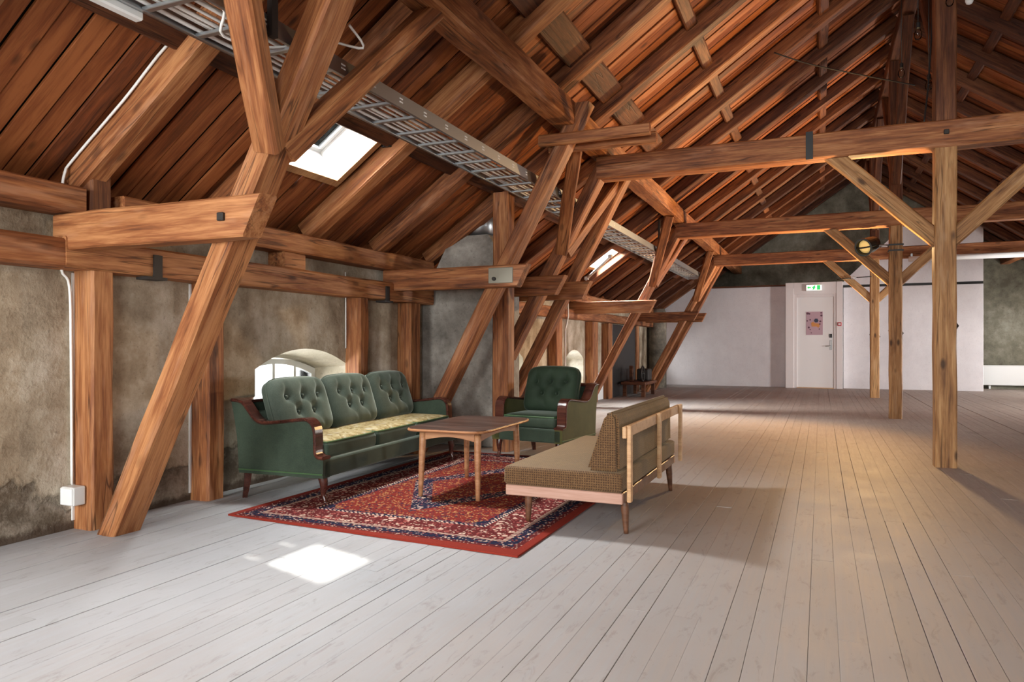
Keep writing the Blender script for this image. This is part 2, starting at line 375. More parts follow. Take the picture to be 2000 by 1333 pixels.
def box(name, x0, x1, y0, y1, z0, z1, mat, parent=None, bev=0.0, seg=1):
    """box placed by world coordinates, origin at its centre, so textures run in its own frame"""
    c = Vector(((x0+x1)/2, (y0+y1)/2, (z0+z1)/2)); a, b_, d = (x1-x0)/2, (y1-y0)/2, (z1-z0)/2
    return link(name, box_me(-a, a, -b_, b_, -d, d, bev, seg), mat, parent, Matrix.Translation(c))
def lbox(name, x0, x1, y0, y1, z0, z1, mat, parent, bev=0.0, seg=1):
    """box placed in the parent's own frame"""
    c = Vector(((x0+x1)/2, (y0+y1)/2, (z0+z1)/2)); a, b_, d = (x1-x0)/2, (y1-y0)/2, (z1-z0)/2
    return link(name, box_me(-a, a, -b_, b_, -d, d, bev, seg), mat, parent, WM[parent.name] @ Matrix.Translation(c))
def frame_mat(p0, p1, up):
    x = (Vector(p1)-Vector(p0)).normalized(); z = Vector(up); z = (z-x*z.dot(x)).normalized(); y = z.cross(x)
    m = Matrix((x, y, z)).transposed().to_4x4(); m.translation = Vector(p0); return m
def timber_me(L, w, t, ch=0.012, jit=0.0035, step=0.35, seed=0, e0=0.0, e1=0.0):
    """sawn timber along +X: chamfered section w (Y) x t (Z); e0/e1 skew the ends (x shift per unit z)"""
    r = random.Random(seed); n = max(2, int(L/step)+1); vs_, fs = [], []
    a, b_ = w/2, t/2
    sec = [(-a+ch, -b_), (a-ch, -b_), (a, -b_+ch), (a, b_-ch), (a-ch, b_), (-a+ch, b_), (-a, b_-ch), (-a, -b_+ch)]
    for i in range(n+1):
        x = L*i/n; jy, jz = r.uniform(-jit, jit), r.uniform(-jit, jit)
        for (y, z) in sec:
            sk = (e0*(1-i/n)+e1*(i/n))*z if i in (0, n) else 0
            vs_.append((x+sk, y+jy+r.uniform(-jit, jit)*0.6, z+jz+r.uniform(-jit, jit)*0.6))
    for i in range(n):
        for k in range(8):
            k2 = (k+1) % 8; fs.append((i*8+k, i*8+k2, (i+1)*8+k2, (i+1)*8+k))
    fs.append(tuple(range(7, -1, -1))); fs.append(tuple(n*8+k for k in range(8)))
    return mesh(vs_, fs)
_sd = [0]
def timber(name, p0, p1, w, t, mat, parent=None, up=(0, 0, 1), **k):
    _sd[0] += 1
    L = (Vector(p1)-Vector(p0)).length
    return link(name, timber_me(L, w, t, seed=_sd[0], **k), mat, parent, frame_mat(p0, p1, up))
def sweep_me(pts, radii, n=8, closed=False, cap=True):
    """tube through points"""
    pts = [Vector(p) for p in pts]
    if not hasattr(radii, '__len__'): radii = [radii]*len(pts)
    vs_, fs = [], []; N = len(pts); up = None
    for i, p in enumerate(pts):
        if closed: d = pts[(i+1) % N]-pts[i-1]
        else: d = pts[min(i+1, N-1)]-pts[max(i-1, 0)]
        d.normalize()
        if up is None: up = Vector((0, 0, 1)) if abs(d.z) < 0.9 else Vector((1, 0, 0))
        s = d.cross(up).normalized(); u = s.cross(d).normalized(); up = u
        for k in range(n):
            a = 2*math.pi*k/n; vs_.append(p+(s*math.cos(a)+u*math.sin(a))*radii[i])
    rng = N if closed else N-1
    for i in range(rng):
        j = (i+1) % N
        for k in range(n):
            k2 = (k+1) % n; fs.append((i*n+k, i*n+k2, j*n+k2, j*n+k))
    if cap and not closed: fs.append(tuple(range(n-1, -1, -1))); fs.append(tuple((N-1)*n+k for k in range(n)))
    return mesh(vs_, fs)
def tube(name, pts, r, mat, parent=None, n=8, local=False, closed=False, smooth=True):
    """tube in world coordinates, or in the parent's frame when local"""
    o = Vector(pts[0]); me = sweep_me([Vector(p)-o for p in pts], r, n, closed)
    mw = Matrix.Translation(o)
    if local: mw = WM[parent.name] @ mw
    return link(name, me, mat, parent, mw, smooth)
def catmull(pts, k=6, closed=False):
    out = []; N = len(pts); P = [Vector(p) for p in pts]
    for i in range(N if closed else N-1):
        if closed: a, b_, c, d = P[i-1], P[i], P[(i+1) % N], P[(i+2) % N]
        else: a, b_, c, d = P[max(i-1, 0)], P[i], P[i+1], P[min(i+2, N-1)]
        for j in range(k):
            t = j/k
            out.append(0.5*((2*b_)+(-a+c)*t+(2*a-5*b_+4*c-d)*t*t+(-a+3*b_-3*c+d)*t**3))
    if not closed: out.append(P[-1])
    return out
def lathe_me(prof, n=16):
    vs_, fs = [], []
    for (r, z) in prof:
        for k in range(n): vs_.append((r*math.cos(2*math.pi*k/n), r*math.sin(2*math.pi*k/n), z))
    for i in range(len(prof)-1):
        for k in range(n):
            k2 = (k+1) % n; fs.append((i*n+k, i*n+k2, (i+1)*n+k2, (i+1)*n+k))
    fs.append(tuple(range(n-1, -1, -1))); fs.append(tuple((len(prof)-1)*n+k for k in range(n)))
    return mesh(vs_, fs)
def prism_me(poly, axis, a0, a1):
    """extrude polygon along axis ('x': poly is (y,z); 'y': poly is (x,z); 'z': (x,y))"""
    def pt(p, a): return {'x': (a, p[0], p[1]), 'y': (p[0], a, p[1]), 'z': (p[0], p[1], a)}[axis]
    n = len(poly); vs_ = [pt(p, a0) for p in poly]+[pt(p, a1) for p in poly]
    bm = bmesh.new(); bv = [bm.verts.new(v) for v in vs_]
    bm.faces.new(bv[:n]); bm.faces.new(bv[n:][::-1])
    for i in range(n):
        j = (i+1) % n; bm.faces.new((bv[i], bv[j], bv[n+j], bv[n+i]))
    return bmesh_to(bm)
def join_me(parts):
    """join boxes given as mesh datas into one mesh (pieces of ONE part)"""
    bm = bmesh.new()
    for me in parts: bm.from_mesh(me); bpy.data.meshes.remove(me)
    me = bpy.data.meshes.new('mesh'); bm.to_mesh(me); bm.free(); return me

# ================================================================== the setting
XL, XR, YN, YF = -3.92, 5.88, -2.9, 20.3
# ---- floor: painted boards along Y
floor = tag(empty('floor', (0, 8, 0)), 'worn pale painted plank floor of the loft', 'floor', kind='structure')
box('subfloor', XL-0.6, XR+0.4, YN-0.3, YF+0.2, -0.16, -0.027, M['timber_dark'], floor)
PW = 0.097
plank_cache = {}
def plank_me(L, gap=0.0004):
    if (L, gap) not in plank_cache:
        h = PW/2-gap; plank_cache[(L, gap)] = box_me(0, L-0.002, -h, h, -0.026, 0.0, 0.0010)
    return plank_cache[(L, gap)]
rp = random.Random(11); ncol = int((XR-XL)/PW)+1; npl = 0
for i in range(ncol):
    x = XL+PW*(i+0.5)
    cuts = [YN]
    if x < 3.2:
        a = rp.choice([0.2, 1.2, 2.2, 3.2, 4.2, 5.2]); cuts += [YN+2.5+a]
        if -2.6 < x < 0.3 and i % 3 != 0: cuts.append(rp.choice([7.6, 8.4, 9.2]))
        else: cuts.append(cuts[-1]+rp.choice([4.0, 5.0, 6.0]))
        if x < 1.6 and i % 2: cuts.append(cuts[-1]+rp.choice([3.0, 4.5, 6.0]))
    cuts = sorted(set(round(c*5)/5 for c in cuts)); cuts = [c for c in cuts if c < YF-0.8]+[YF]
    for c0, c1 in zip(cuts[:-1], cuts[1:]):
        L = round(c1-c0, 2)
        if L < 0.15: continue
        m = Matrix.Translation((x+rp.uniform(-.0006, .0006), c0, rp.uniform(-0.0012, 0.0012))) @ Matrix.Rotation(math.pi/2, 4, 'Z') @ Matrix.Rotation(rp.uniform(-0.012, 0.012), 4, 'X')
        link('plank', plank_me(L, rp.choice((0.0003, 0.0003, 0.0005, 0.0016))), M['floor'], floor, m); npl += 1

# ---- left wall with arched window openings
wall_left = tag(empty('wall_left', (-3.92, 8, 0)), 'mottled plaster knee wall with timber posts on the window side', 'wall', kind='structure')
WT = 0.42; XO = XL-WT; WTOP = 1.88
WINS = [(4.20, 5.36, 0.30, 0.865, 1.018), (8.40, 9.50, 0.30, 0.865, 1.018), (11.32, 12.34, 0.30, 0.80, 0.965), (17.9, 18.8, 0.30, 0.865, 1.018)]
def arch_pts(y0, y1, zs, za, n=14):
    return [(y0+(y1-y0)*i/n, zs+(za-zs)*(1-(2*i/n-1)**2)) for i in range(n+1)]
segs = []; prev = YN-0.3
for (a, b_, zb, zs, za) in WINS: segs.append((prev, a)); prev = b_
segs.append((prev, YF+0.2))
for (a, b_) in segs: box('plaster_panel', XO, XL, a, b_, -0.05, WTOP, M['plaster'], wall_left)
for (a, b_, zb, zs, za) in WINS:
    box('plaster_panel', XO, XL, a, b_, -0.05, zb, M['plaster'], wall_left)
    # head over the arch, its soffit falling outward; splayed
    inn = arch_pts(a, b_, zs, za); out = arch_pts(a+0.05, b_-0.05, zs-0.03, za-0.085); n = len(inn)
    vs_ = [(XL, y, z) for y, z in inn]+[(XO, y, z) for y, z in out]+[(XL, y, WTOP) for y, z in inn]+[(XO, y, WTOP) for y, z in out]
    fs = []
    for i in range(n-1):
        fs += [(i, i+1, 2*n+i+1, 2*n+i), (n+i+1, n+i, 3*n+i, 3*n+i+1), (2*n+i, 2*n+i+1, 3*n+i+1, 3*n+i)]
    fs2 = [(i+1, i, n+i, n+i+1) for i in range(n-1)]
    link('plaster_panel', mesh(vs_, fs), M['plaster'], wall_left)
    link('arch_soffit', mesh(vs_[:2*n], fs2), M['reveal'], wall_left)
    for (yy, y2) in ((a, a+0.05), (b_, b_-0.05)):
        me = prism_me([(yy, zb), (yy, zs+0.0), (y2, zs-0.03), (y2, zb)], 'x', XO, XL)
        bm = bmesh.new(); bm.from_mesh(me)
        bm.free()
        q = mesh([(XL, yy, zb), (XL, yy, zs), (XO, y2, zs-0.03), (XO, y2, zb), (XL, yy, zb-.01), (XO, y2, zb-.01)], [(0, 1, 2, 3)])
        link('window_reveal', q, M['reveal'], wall_left)
# windows
for wi, (a, b_, zb, zs, za) in enumerate(WINS):
    w = tag(empty('window_%d' % (wi+1), (XO+0.06, (a+b_)/2, zb)), ['arched white window behind the green sofa', 'arched window half hidden behind the leaning struts', 'small bright arched window behind the armchair', 'added arched window hidden behind the round flue'][wi], 'window', kind='structure')
    xf = XO+0.06; y0, y1 = a+0.05, b_-0.05; ss, aa = zs-0.03, za-0.085
    pts = [(y0, zb)]+arch_pts(y0, y1, ss, aa)+[(y1, zb)]
    inner = [(y0+0.05, zb+0.05)]+arch_pts(y0+0.05, y1-0.05, ss-0.045, aa-0.045)+[(y1-0.05, zb+0.05)]
    n = len(pts); vs_ = [(xf-.03, *p) for p in pts]+[(xf-.03, *p) for p in inner]+[(xf+.03, *p) for p in pts]+[(xf+.03, *p) for p in inner]
    fs = []
    for i in range(n):
        j = (i+1) % n; fs += [(2*n+i, 2*n+j, 3*n+j, 3*n+i), (3*n+i, 3*n+j, n+j, n+i), (j, i, n+i, n+j)]
    link('window_frame', mesh(vs_, fs), M['white_paint'], w)
    for k in (1, 2, 3):
        y = y0+(y1-y0)*k/4; zt = ss-0.04+(aa-ss)*(1-(2*k/4-1)**2)
        box('glazing_bar', xf-.02, xf+.025, y-.016, y+.016, zb+.03, zt, M['white_paint'], w, 0.004)
    box('glazing_bar', xf-.018, xf+.022, y0+.03, y1-.03, (zb+ss)/2+.02, (zb+ss)/2+.05, M['white_paint'], w, 0.004)
    box('window_pane', xf-.004, xf+.001, y0+.02, y1-.02, zb+.03, aa-.03, M['pane'], w)
    box('window_sill', XO+0.1, XL+0.02, a+.02, b_-.02, zb-.03, zb+.005, M['reveal'], w, 0.004)

# posts and plates in the wall
T = M['timber']; TD = M['timber_dark']
def wall_post(y0, y1, z1=1.47, x0=-3.93, x1=-3.765, mat=None):
    timber('wall_post', ((x0+x1)/2, (y0+y1)/2, 0.0), ((x0+x1)/2, (y0+y1)/2, z1), x1-x0, y1-y0, mat or T, wall_left, up=(0, 1, 0), ch=0.014)
for (a, b_) in ((-1.7, -1.5), (0.6, 0.8), (2.77, 2.91), (3.60, 3.75), (5.32, 5.46), (6.18, 6.38), (7.95, 8.15), (10.50, 10.78), (12.45, 12.75), (13.5, 13.75), (15.8, 16.0), (18.0, 18.2)):
    wall_post(a, b_)
for (a, b_, z0, z1) in ((YN, 2.60, 1.47, 1.63), (2.60, 6.60, 1.47, 1.64), (7.40, 13.2, 1.48, 1.64), (13.2, YF, 1.48, 1.64)):
    timber('wall_plate', (-3.84, a, (z0+z1)/2), (-3.84, b_, (z0+z1)/2), 0.20, z1-z0, T, wall_left, ch=0.012)
for (a, b_) in ((YN, 2.72), (2.96, 6.62), (7.40, 12.0), (12.0, YF)):
    timber('eaves_beam', (-3.84, a, 1.845), (-3.84, b_, 1.845), 0.19, 0.155, T, wall_left, ch=0.012)
timber('spacer_block', (-3.86, 4.34, 1.705), (-3.86, 4.58, 1.705), 0.20, 0.135, T, wall_left)
timber('eaves_stub', (-3.83, 2.83, 1.76), (-3.83, 2.83, 2.06), 0.12, 0.13, TD, wall_left, up=(0, 1, 0))
for y in (3.18, 5.72):
    link('iron_strap', join_me([box_me(-3.745, -3.73, y-.03, y+.03, 1.45, 1.60), box_me(-3.80, -3.70, y-.10, y+.04, 1.445, 1.462)]), M['iron'], wall_left)
for (ya, yb) in ((2.6, 2.775), (3.46, 3.60)):
    link('white_joint', box_me(-3.925, -3.912, yb-.018, yb-.002, 0.05, 1.46), M['white_paint'], wall_left)

# ---- right wall, gables
wall_right = tag(empty('wall_right', (XR, 8, 0)), 'plaster knee wall on the far right side of the loft', 'wall', kind='structure')
RW = [(4.2, 5.4), (8.6, 9.8), (12.9, 14.1), (17.4, 18.6)]; prev = YN-.3
for (a, b_) in RW+[(YF+.2, None)]:
    box('plaster_panel', XR, XR+0.4, prev, a, -.05, WTOP, M['plaster'], wall_right)
    if b_:
        box('plaster_panel', XR, XR+0.4, a, b_, -.05, 0.35, M['plaster'], wall_right); box('plaster_panel', XR, XR+0.4, a, b_, 1.35, WTOP, M['plaster'], wall_right)
        prev = b_
wall_far = tag(empty('wall_far', (0.98, YF, 0)), 'dark plastered gable wall at the far end', 'wall', kind='structure')
GP = [(XL-0.5, -0.05), (XR+0.5, -0.05), (XR+0.5, 1.9), (0.98, 5.75), (XL-0.5, 1.9)]
link('gable_plaster', prism_me(GP, 'y', YF, YF+0.3), M['gable'], wall_far)
wall_near = tag(empty('wall_near', (0.98, YN, 0)), 'plastered gable wall with three added windows behind the viewer', 'wall', kind='structure')
xs = [XL-.5]+[v for gx, gz in GABLE_FILL_WIN for v in (gx-.8, gx+.8)]+[XR+.5]
for i in range(0, len(xs), 2): box('plaster_panel', xs[i], xs[i+1], YN-.3, YN, -.05, 2.5, M['plaster'], wall_near)
for gx, gz in GABLE_FILL_WIN: box('plaster_panel', gx-.8, gx+.8, YN-.3, YN, -.05, gz-.9, M['plaster'], wall_near)
link('plaster_panel', prism_me([(XL-.5, 2.5), (XR+.5, 2.5), (0.98, 5.8)], 'y', YN-.3, YN), M['plaster'], wall_near)
for gi, (gx, gz) in enumerate(GABLE_FILL_WIN):
    w = tag(empty('window_%d' % (gi+5), (gx, YN-.15, gz-.9)), 'tall gable window added for fill behind the viewer, number %s from the sofa side' % ['one', 'two', 'three'][gi], 'window', kind='structure')
    for k in (-.78, 0, .78): box('window_frame', gx+k-.02, gx+k+.02, YN-.06, YN-.02, gz-.9, gz+.95, M['white_paint'], w)
    for k in (-.88, 0, .93): box('window_frame', gx-.8, gx+.8, YN-.06, YN-.02, gz+k-.02, gz+k+.02, M['white_paint'], w)
    box('window_pane', gx-.8, gx+.8, YN-.042, YN-.038, gz-.9, gz+.95, M['pane'], w)

# ---- roof slopes: boards up the slope, rafters, noggings
SKY = [(4.06, 4.62), (11.1, 11.7), (1.0, 1.9)]
SKX0, SKX1 = -3.50, -3.11
def slope_pt(x, side, off=0.0):
    """point at horizontal distance along the slope; off = vertical offset above the rafter soffit"""
    z = 2.0+0.70*(x+3.75)+off
    return (x, z) if side < 0 else (1.96-x, z)
board_cache = {}
def board_me(L):
    if L not in board_cache: board_cache[L] = box_me(0, L, -0.0570, 0.0570, 0.0, 0.018, 0.003)
    return board_cache[L]
BP = 0.125; XB0, XB1 = -4.28, 0.98
ceil = {}
for side, nm, lb in ((-1, 'ceiling_left', 'board and rafter roof slope above the sofa'), (1, 'ceiling_right', 'board and rafter roof slope on the right of the ridge')):
    c = tag(empty(nm, (-1.4 if side < 0 else 3.4, 8, 3.7)), lb, 'ceiling', kind='structure'); ceil[side] = c
    rb = random.Random(3+side)
    def put_board(xa, xb, y, lift):
        a = Vector((*slope_pt(xa, side, 0.195+lift),)); b_ = Vector((*slope_pt(xb, side, 0.195+lift),))
        p0, p1 = (a.x, y, a.y), (b_.x, y, b_.y); L = round((Vector(p1)-Vector(p0)).length, 3)
        m = frame_mat(p0, p1, (-.57 if side < 0 else .57, 0, .82))
        link('roof_board', board_me(L), M['board'], c, m)
    nb = int((YF+0.3-YN+0.3)/BP)
    for i in range(nb):
        y = YN-0.2+BP*i; lift = 0.012*(i % 2)+rb.uniform(0, 0.005)
        hit = [s for s in SKY if side < 0 and s[0]-0.07 < y < s[1]+0.07]
        if hit: put_board(XB0, SKX0-0.01, y, lift); put_board(SKX1+0.01, XB1, y, lift)
        elif y > 19.7 and side > 0: continue
        else: put_board(XB0, XB1, y, lift)
    # closed outer deck
    holes = sorted(SKY) if side < 0 else []
    prev = YN-0.4
    def deck(ya, yb, xa, xb):
        q = [slope_pt(xa, side, 0.26), slope_pt(xb, side, 0.26), slope_pt(xb, side, 0.36), slope_pt(xa, side, 0.36)]
        link('roof_deck', prism_me(q, 'y', ya, yb), M['gap_black'], c)
    for (a, b_) in holes:
        deck(prev, a-.03, -4.6, 0.99); deck(a-.03, b_+.03, -4.6, SKX0-.205); deck(a-.03, b_+.03, SKX1-.07, 0.99); prev = b_+.03
    deck(prev, YF+0.35, -4.6, 0.99)
    # rafters
    ry = -2.2; k = 0
    while ry < YF-0.2:
        a = slope_pt(-3.92, side, 0.095); b_ = slope_pt(0.94, side, 0.095)
        timber('rafter', (a[0], ry, a[1]), (b_[0], ry, b_[1]), 0.14, 0.155, T if (ry < 8 and side < 0) else TD, c, up=(0, 0, 1), step=0.6)  # darker timber copy paints in the dimmer far and right-hand roof
        if k > 0:
            for (xc, wd, sl) in ((-3.04, 0.14, (0, 99)), (-1.86, 0.24, (2, 9)), (-1.10, 0.12, (5, 99)), (0.02, 0.12, (5, 99))):
                if side > 0 and xc < -1.5: continue
                if not sl[0] < ry < sl[1]: continue
                p = slope_pt(xc, side, 0.15); up = (-.57 if side < 0 else .57, 0, .82)
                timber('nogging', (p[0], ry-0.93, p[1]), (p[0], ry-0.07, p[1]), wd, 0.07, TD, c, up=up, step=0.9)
        ry += 1.0; k += 1

o = box('vent_block', -3.13, -3.05, 4.70, 4.79, slope_pt(-3.09, -1, 0.13)[1]-.01, slope_pt(-3.09, -1, 0.13)[1]+.06, M['black'], ceil[-1], 0.004)
# skylights
for si, (a, b_) in enumerate(SKY):
    w = tag(empty('window_%d' % (8+si), (SKX0, a, 2.3)), ['open white skylight in the roof slope above the sofa', 'second skylight far along the roof slope', 'added skylight in the roof slope beside the viewer'][si], 'skylight', kind='structure')
    up = Vector((-.5735, 0, .8192)); xd = Vector((.8192, 0, .5735)); x0, x1 = SKX0, SKX1
    p0 = Vector((x0, a, slope_pt(x0, -1, 0.19)[1])); L = (x1-x0)/.8192
    mw = frame_mat(p0, p0+xd, up); Wd = b_-a
    def sb(nm, u0, u1, v0, v1, n0, n1, mat, bev=0.003): link(nm, box_me(u0, u1, v0, v1, n0, n1, bev), M[mat], w, mw)
    sb('curb', -.02, 0, -.02, Wd+.02, 0, .26, 'white_paint'); sb('curb', L, L+.02, -.02, Wd+.02, 0, .26, 'white_paint')
    sb('curb', -.02, L+.02, -.02, 0, 0, .26, 'white_paint'); sb('curb', -.02, L+.02, Wd, Wd+.02, 0, .26, 'white_paint')
    sb('skylight_trim', -.06, 0.0, -.06, Wd+.06, -.035, 0, 'trim_wood'); sb('skylight_trim', L, L+.05, -.06, Wd+.06, -.035, 0, 'trim_wood')
    sb('skylight_trim', 0, L, -.06, 0.0, -.035, 0, 'trim_wood'); sb('skylight_trim', 0, L, Wd, Wd+.06, -.035, 0, 'trim_wood')
    sb('sash', -.02, .03, -.02, Wd+.02, .26, .30, 'white_paint'); sb('sash', L-.03, L+.02, -.02, Wd+.02, .26, .30, 'white_paint')
    sb('sash', .03, L-.03, -.02, .03, .26, .30, 'white_paint'); sb('sash', .03, L-.03, Wd-.03, Wd+.02, .26, .30, 'white_paint')
    sb('window_pane', .0, L, .0, Wd, .278, .283, 'pane', 0)
    sb('stay_bar', L*.35, L, .12, .14, .22, .235, 'frame_paint')

# ================================================================== timber frame
PT = M['post_wood']
def sx(z, side=-1): return -3.617+0.54*z if side < 0 else 1.96-(-3.617+0.54*z)
def strut(parent, y, ztop=2.97, side=-1, z0=0.0, w=0.18, t=0.125):
    timber('strut', (sx(z0, side), y, z0), (sx(ztop, side), y, ztop), w, t, T, parent, up=(1, 0, 0.3), ch=0.013, e0=0.54, e1=0.54)
def truss(name, label, y, main=True, right=True, post=True):
    e = thing(name, label, 'roof truss', (-3.6, y, 0))
    strut(e, y)
    # short paired beam from the wall to the strut
    L0, L1 = -3.86, -2.46
    timber('stub_beam', (L0, y-0.15, 1.665), (L1, y-0.15, 1.665), 0.12, 0.20, T, e, ch=0.010, e1=0.55)
    if main:
        for s in (-1, 1):   # long braces to the purlin
            timber('purlin_brace', (sx(2.02)+0.03, y+s*0.05, 2.02), (-2.07, y+s*0.82, 2.99), 0.11, 0.13, T, e, up=(1, 0, 0.2))
        timber('tie_beam', (-2.10, y, 2.855), (4.06, y, 2.855), 0.20, 0.23, T, e, ch=0.012)
    if post:
        timber('post', (0.98, y, 0), (0.98, y, 2.75), 0.165, 0.165, PT, e, up=(0, 1, 0), ch=0.012)
        timber('king_post', (0.98, y, 2.96), (0.98, y, 5.08), 0.165, 0.165, TD, e, up=(0, 1, 0), ch=0.012)  # darker timber paints in the unlit look of the upper posts
        for s in (-1, 1):
            timber('knee_brace', (0.98+s*0.03, y, 1.935), (0.98+s*0.90, y, 2.79), 0.10, 0.135, PT, e, up=(0, 0, 1))
            if s < 0 and y < 8: continue
            timber('ridge_brace', (0.98, y+s*0.06, 3.35), (0.98, y+s*1.65, 5.08), 0.11, 0.12, TD, e, up=(1, 0, 0))
    if right:
        strut(e, y, side=1)
        timber('stub_beam', (5.82, y-.15, 1.665), (4.42, y-.15, 1.665), 0.12, 0.20, T, e)
    return e
t1 = truss('roof_truss', 'nearest roof truss with a thick leaning strut left of the sofa', 2.82, post=False)
t2 = truss('roof_truss', 'roof truss with the nearest full post and black strap on its tie beam', 7.15)
t3 = truss('roof_truss', 'roof truss whose post carries the black stage lantern', 11.55)
t4 = truss('roof_truss', 'farthest roof truss, its slim post nearest the white door', 15.9)
# iron work on the trusses
box('bolt_head', -2.66, -2.62, 2.592, 2.612, 1.645, 1.685, M['iron'], t1, 0.004)
box('iron_band', 0.045-.17, 0.105-.17, 7.038, 7.05, 2.735, 2.985, M['black'], t2)
box('bolt_head', 0.98-.02, 0.98+.02, 7.035, 7.05, 2.84, 2.88, M['iron'], t2, 0.004)
extra = []
for (y, lb, ztop) in ((6.04, 'leaning strut between sofa and armchair with a grey plate on its stub', 3.16), (7.92, 'leaning strut just behind the green armchair', 2.97), (16.75, 'last leaning strut before the white end wall', 2.97)):
    e = thing('leaning_frame', lb, 'timber frame', (-3.6, y, 0)); strut(e, y, ztop); extra.append(e)
    L1 = -2.42
    timber('stub_beam', (-3.86, y-.15, 1.665), (L1, y-.15, 1.665), 0.12, 0.20, T, e, ch=0.010, e1=0.5)
e = extra[0]
box('metal_plate', -2.74, -2.50, 5.820, 5.831, 1.60, 1.74, M['zinc_plate'], e, 0.006)
link('bolt_head', lathe_me([(0.018, 0), (0.018, 0.016), (0.010, 0.02)], 8), M['iron'], e, Matrix.Translation((-2.68, 5.820, 1.64)) @ Matrix.Rotation(math.pi/2, 4, 'X'))
for q in (-.13, .13): timber('collar_piece', (-2.28, 6.04+q, 2.845), (-1.30, 6.04+q, 2.845), 0.07, 0.095, T, e)

for (x, lb) in ((-2.07, 'long purlin resting on the leaning struts above the cable tray'), (4.03, 'long purlin on the right side of the roof')):
    o = timber('purlin', (x, YN, 3.075), (x, YF, 3.075), 0.20, 0.21, T, None, ch=0.014); tag(o, lb, 'beam')
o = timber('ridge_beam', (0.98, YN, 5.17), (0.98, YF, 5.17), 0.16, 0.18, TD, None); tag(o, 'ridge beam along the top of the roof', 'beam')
o = timber('side_post', (-2.89, 6.50, 0), (-2.89, 6.50, 2.55), 0.17, 0.17, T, None, up=(0, 1, 0)); tag(o, 'upright post standing against the grey chimney', 'post')

# ---- chimney with tapered shoulder and metal flue
ch = thing('chimney', 'grey plastered chimney breast with metal flue behind the sofa', 'chimney', (-3.5, 6.95, 0))
box('breast', -3.92, -3.07, 6.65, 7.35, 0, 1.86, M['chimney'], ch, 0.02, 2)
sh = [(-3.74, 6.66, 1.86), (-3.07, 6.66, 1.86), (-3.07, 7.33, 1.86), (-3.74, 7.33, 1.86), (-3.66, 6.74, 2.10), (-3.11, 6.74, 2.10), (-3.11, 7.25, 2.10), (-3.66, 7.25, 2.10), (-3.60, 6.80, 2.21), (-3.20, 6.80, 2.21), (-3.20, 7.15, 2.21), (-3.60, 7.15, 2.21)]
link('shoulder', mesh(sh, [(0, 1, 5, 4), (1, 2, 6, 5), (2, 3, 7, 6), (3, 0, 4, 7), (4, 5, 9, 8), (5, 6, 10, 9), (6, 7, 11, 10), (7, 4, 8, 11), (8, 9, 10, 11)]), M['chimney'], ch)
link('flue_pipe', lathe_me([(0.15, 0), (0.15, 0.30)], 24), M['steel'], ch, Matrix.Translation((-3.38, 6.97, 2.20)), True)

# ---- far left: round flue, dark board, winch bench
col = thing('round_flue', 'round soot-stained plaster flue beside the white end panels', 'flue', (-3.70, 17.6, 0))
link('shaft', lathe_me([(0.22, 0), (0.22, 1.80), (0.18, 1.93)], 28), M['column'], col, Matrix.Translation((-3.69, 17.6, 0)), True)
o = box('dark_board', -3.84, -3.79, 13.85, 15.75, 0.0, 1.46, M['black'], None, 0.006); tag(o, 'tall dark board leaning on the far left wall', 'board')
o = box('cream_board', -3.91, -3.87, 12.78, 13.46, 0.0, 0.52, M['white_paint'], None, 0.004); tag(o, 'pale board on the floor against the far window wall', 'board')
wb = thing('winch', 'old wooden winch bench with an iron wheel on the far left', 'machine', (-3.45, 14.7, 0))
box('bench_top', -3.72, -3.22, 14.2, 15.3, 0.24, 0.30, TD, wb, 0.006)
for bx_ in (-3.66, -3.28):
    for by_ in (14.3, 15.2): box('leg', bx_-.035, bx_+.035, by_-.035, by_+.035, 0, 0.24, TD, wb)
ring_pts = [(-3.35, 14.55+0.15*math.cos(a*math.pi/10), 0.46+0.15*math.sin(a*math.pi/10)) for a in range(20)]
tube('wheel_rim', ring_pts, 0.016, M['iron'], wb, 8, closed=True)
for a in range(3):
    d = (0.14*math.cos(a*math.pi/3), 0.14*math.sin(a*math.pi/3)); tube('spoke', [(-3.35, 14.55-d[0], 0.46-d[1]), (-3.35, 14.55+d[0], 0.46+d[1])], 0.010, M['iron'], wb, 6)
box('motor', -3.55, -3.30, 14.85, 15.2, 0.30, 0.55, M['iron'], wb, 0.03, 2)
box('upright', -3.62, -3.55, 14.5, 14.6, 0.30, 0.62, TD, wb, 0.006)

# ================================================================== far end panels and door
YP = 19.0
pn = thing('partition_panel', 'wide white panel left of the door at the end wall', 'partition', (-2.4, YP, 0)); box('sheet', -3.95, -0.80, YP, YP+.08, 0.0, 2.50, M['white_panel'], pn, 0.004)
box('cap_rail', -3.95, -0.80, YP-.02, YP+.10, 2.50, 2.54, M['timber_dark'], pn)
pn = thing('partition_panel', 'white panel behind the row of posts right of the door', 'partition', (1.9, YP, 0)); box('sheet', 0.50, 3.36, YP, YP+.08, 0.0, 2.43, M['white_panel'], pn, 0.004)
pn = thing('partition_panel', 'upper white panel with a slanted left edge above the posts', 'partition', (1.9, YP, 2.49))
link('sheet', prism_me([(0.42, 2.49), (3.36, 2.49), (3.36, 3.85), (1.80, 3.85)], 'y', YP, YP+.08), M['white_panel'], pn)
o = box('gap_strip', 0.5, 3.36, YP+.03, YP+.07, 2.43, 2.49, M['black'], None); tag(o, 'thin black strip for the dark gap between the white panels', 'rail')  # black strip painted in for the dark of the open gap
YD = 18.72
d = tag(empty('door_1', (-0.15, YD, 0)), 'white door with a pink poster under the exit sign', 'door', kind='structure')
box('side_frame', -0.79, -0.60, YD, YP, 0, 2.56, M['frame_paint'], d, 0.006); box('side_frame', 0.34, 0.48, YD, YP, 0, 2.56, M['frame_paint'], d, 0.006)
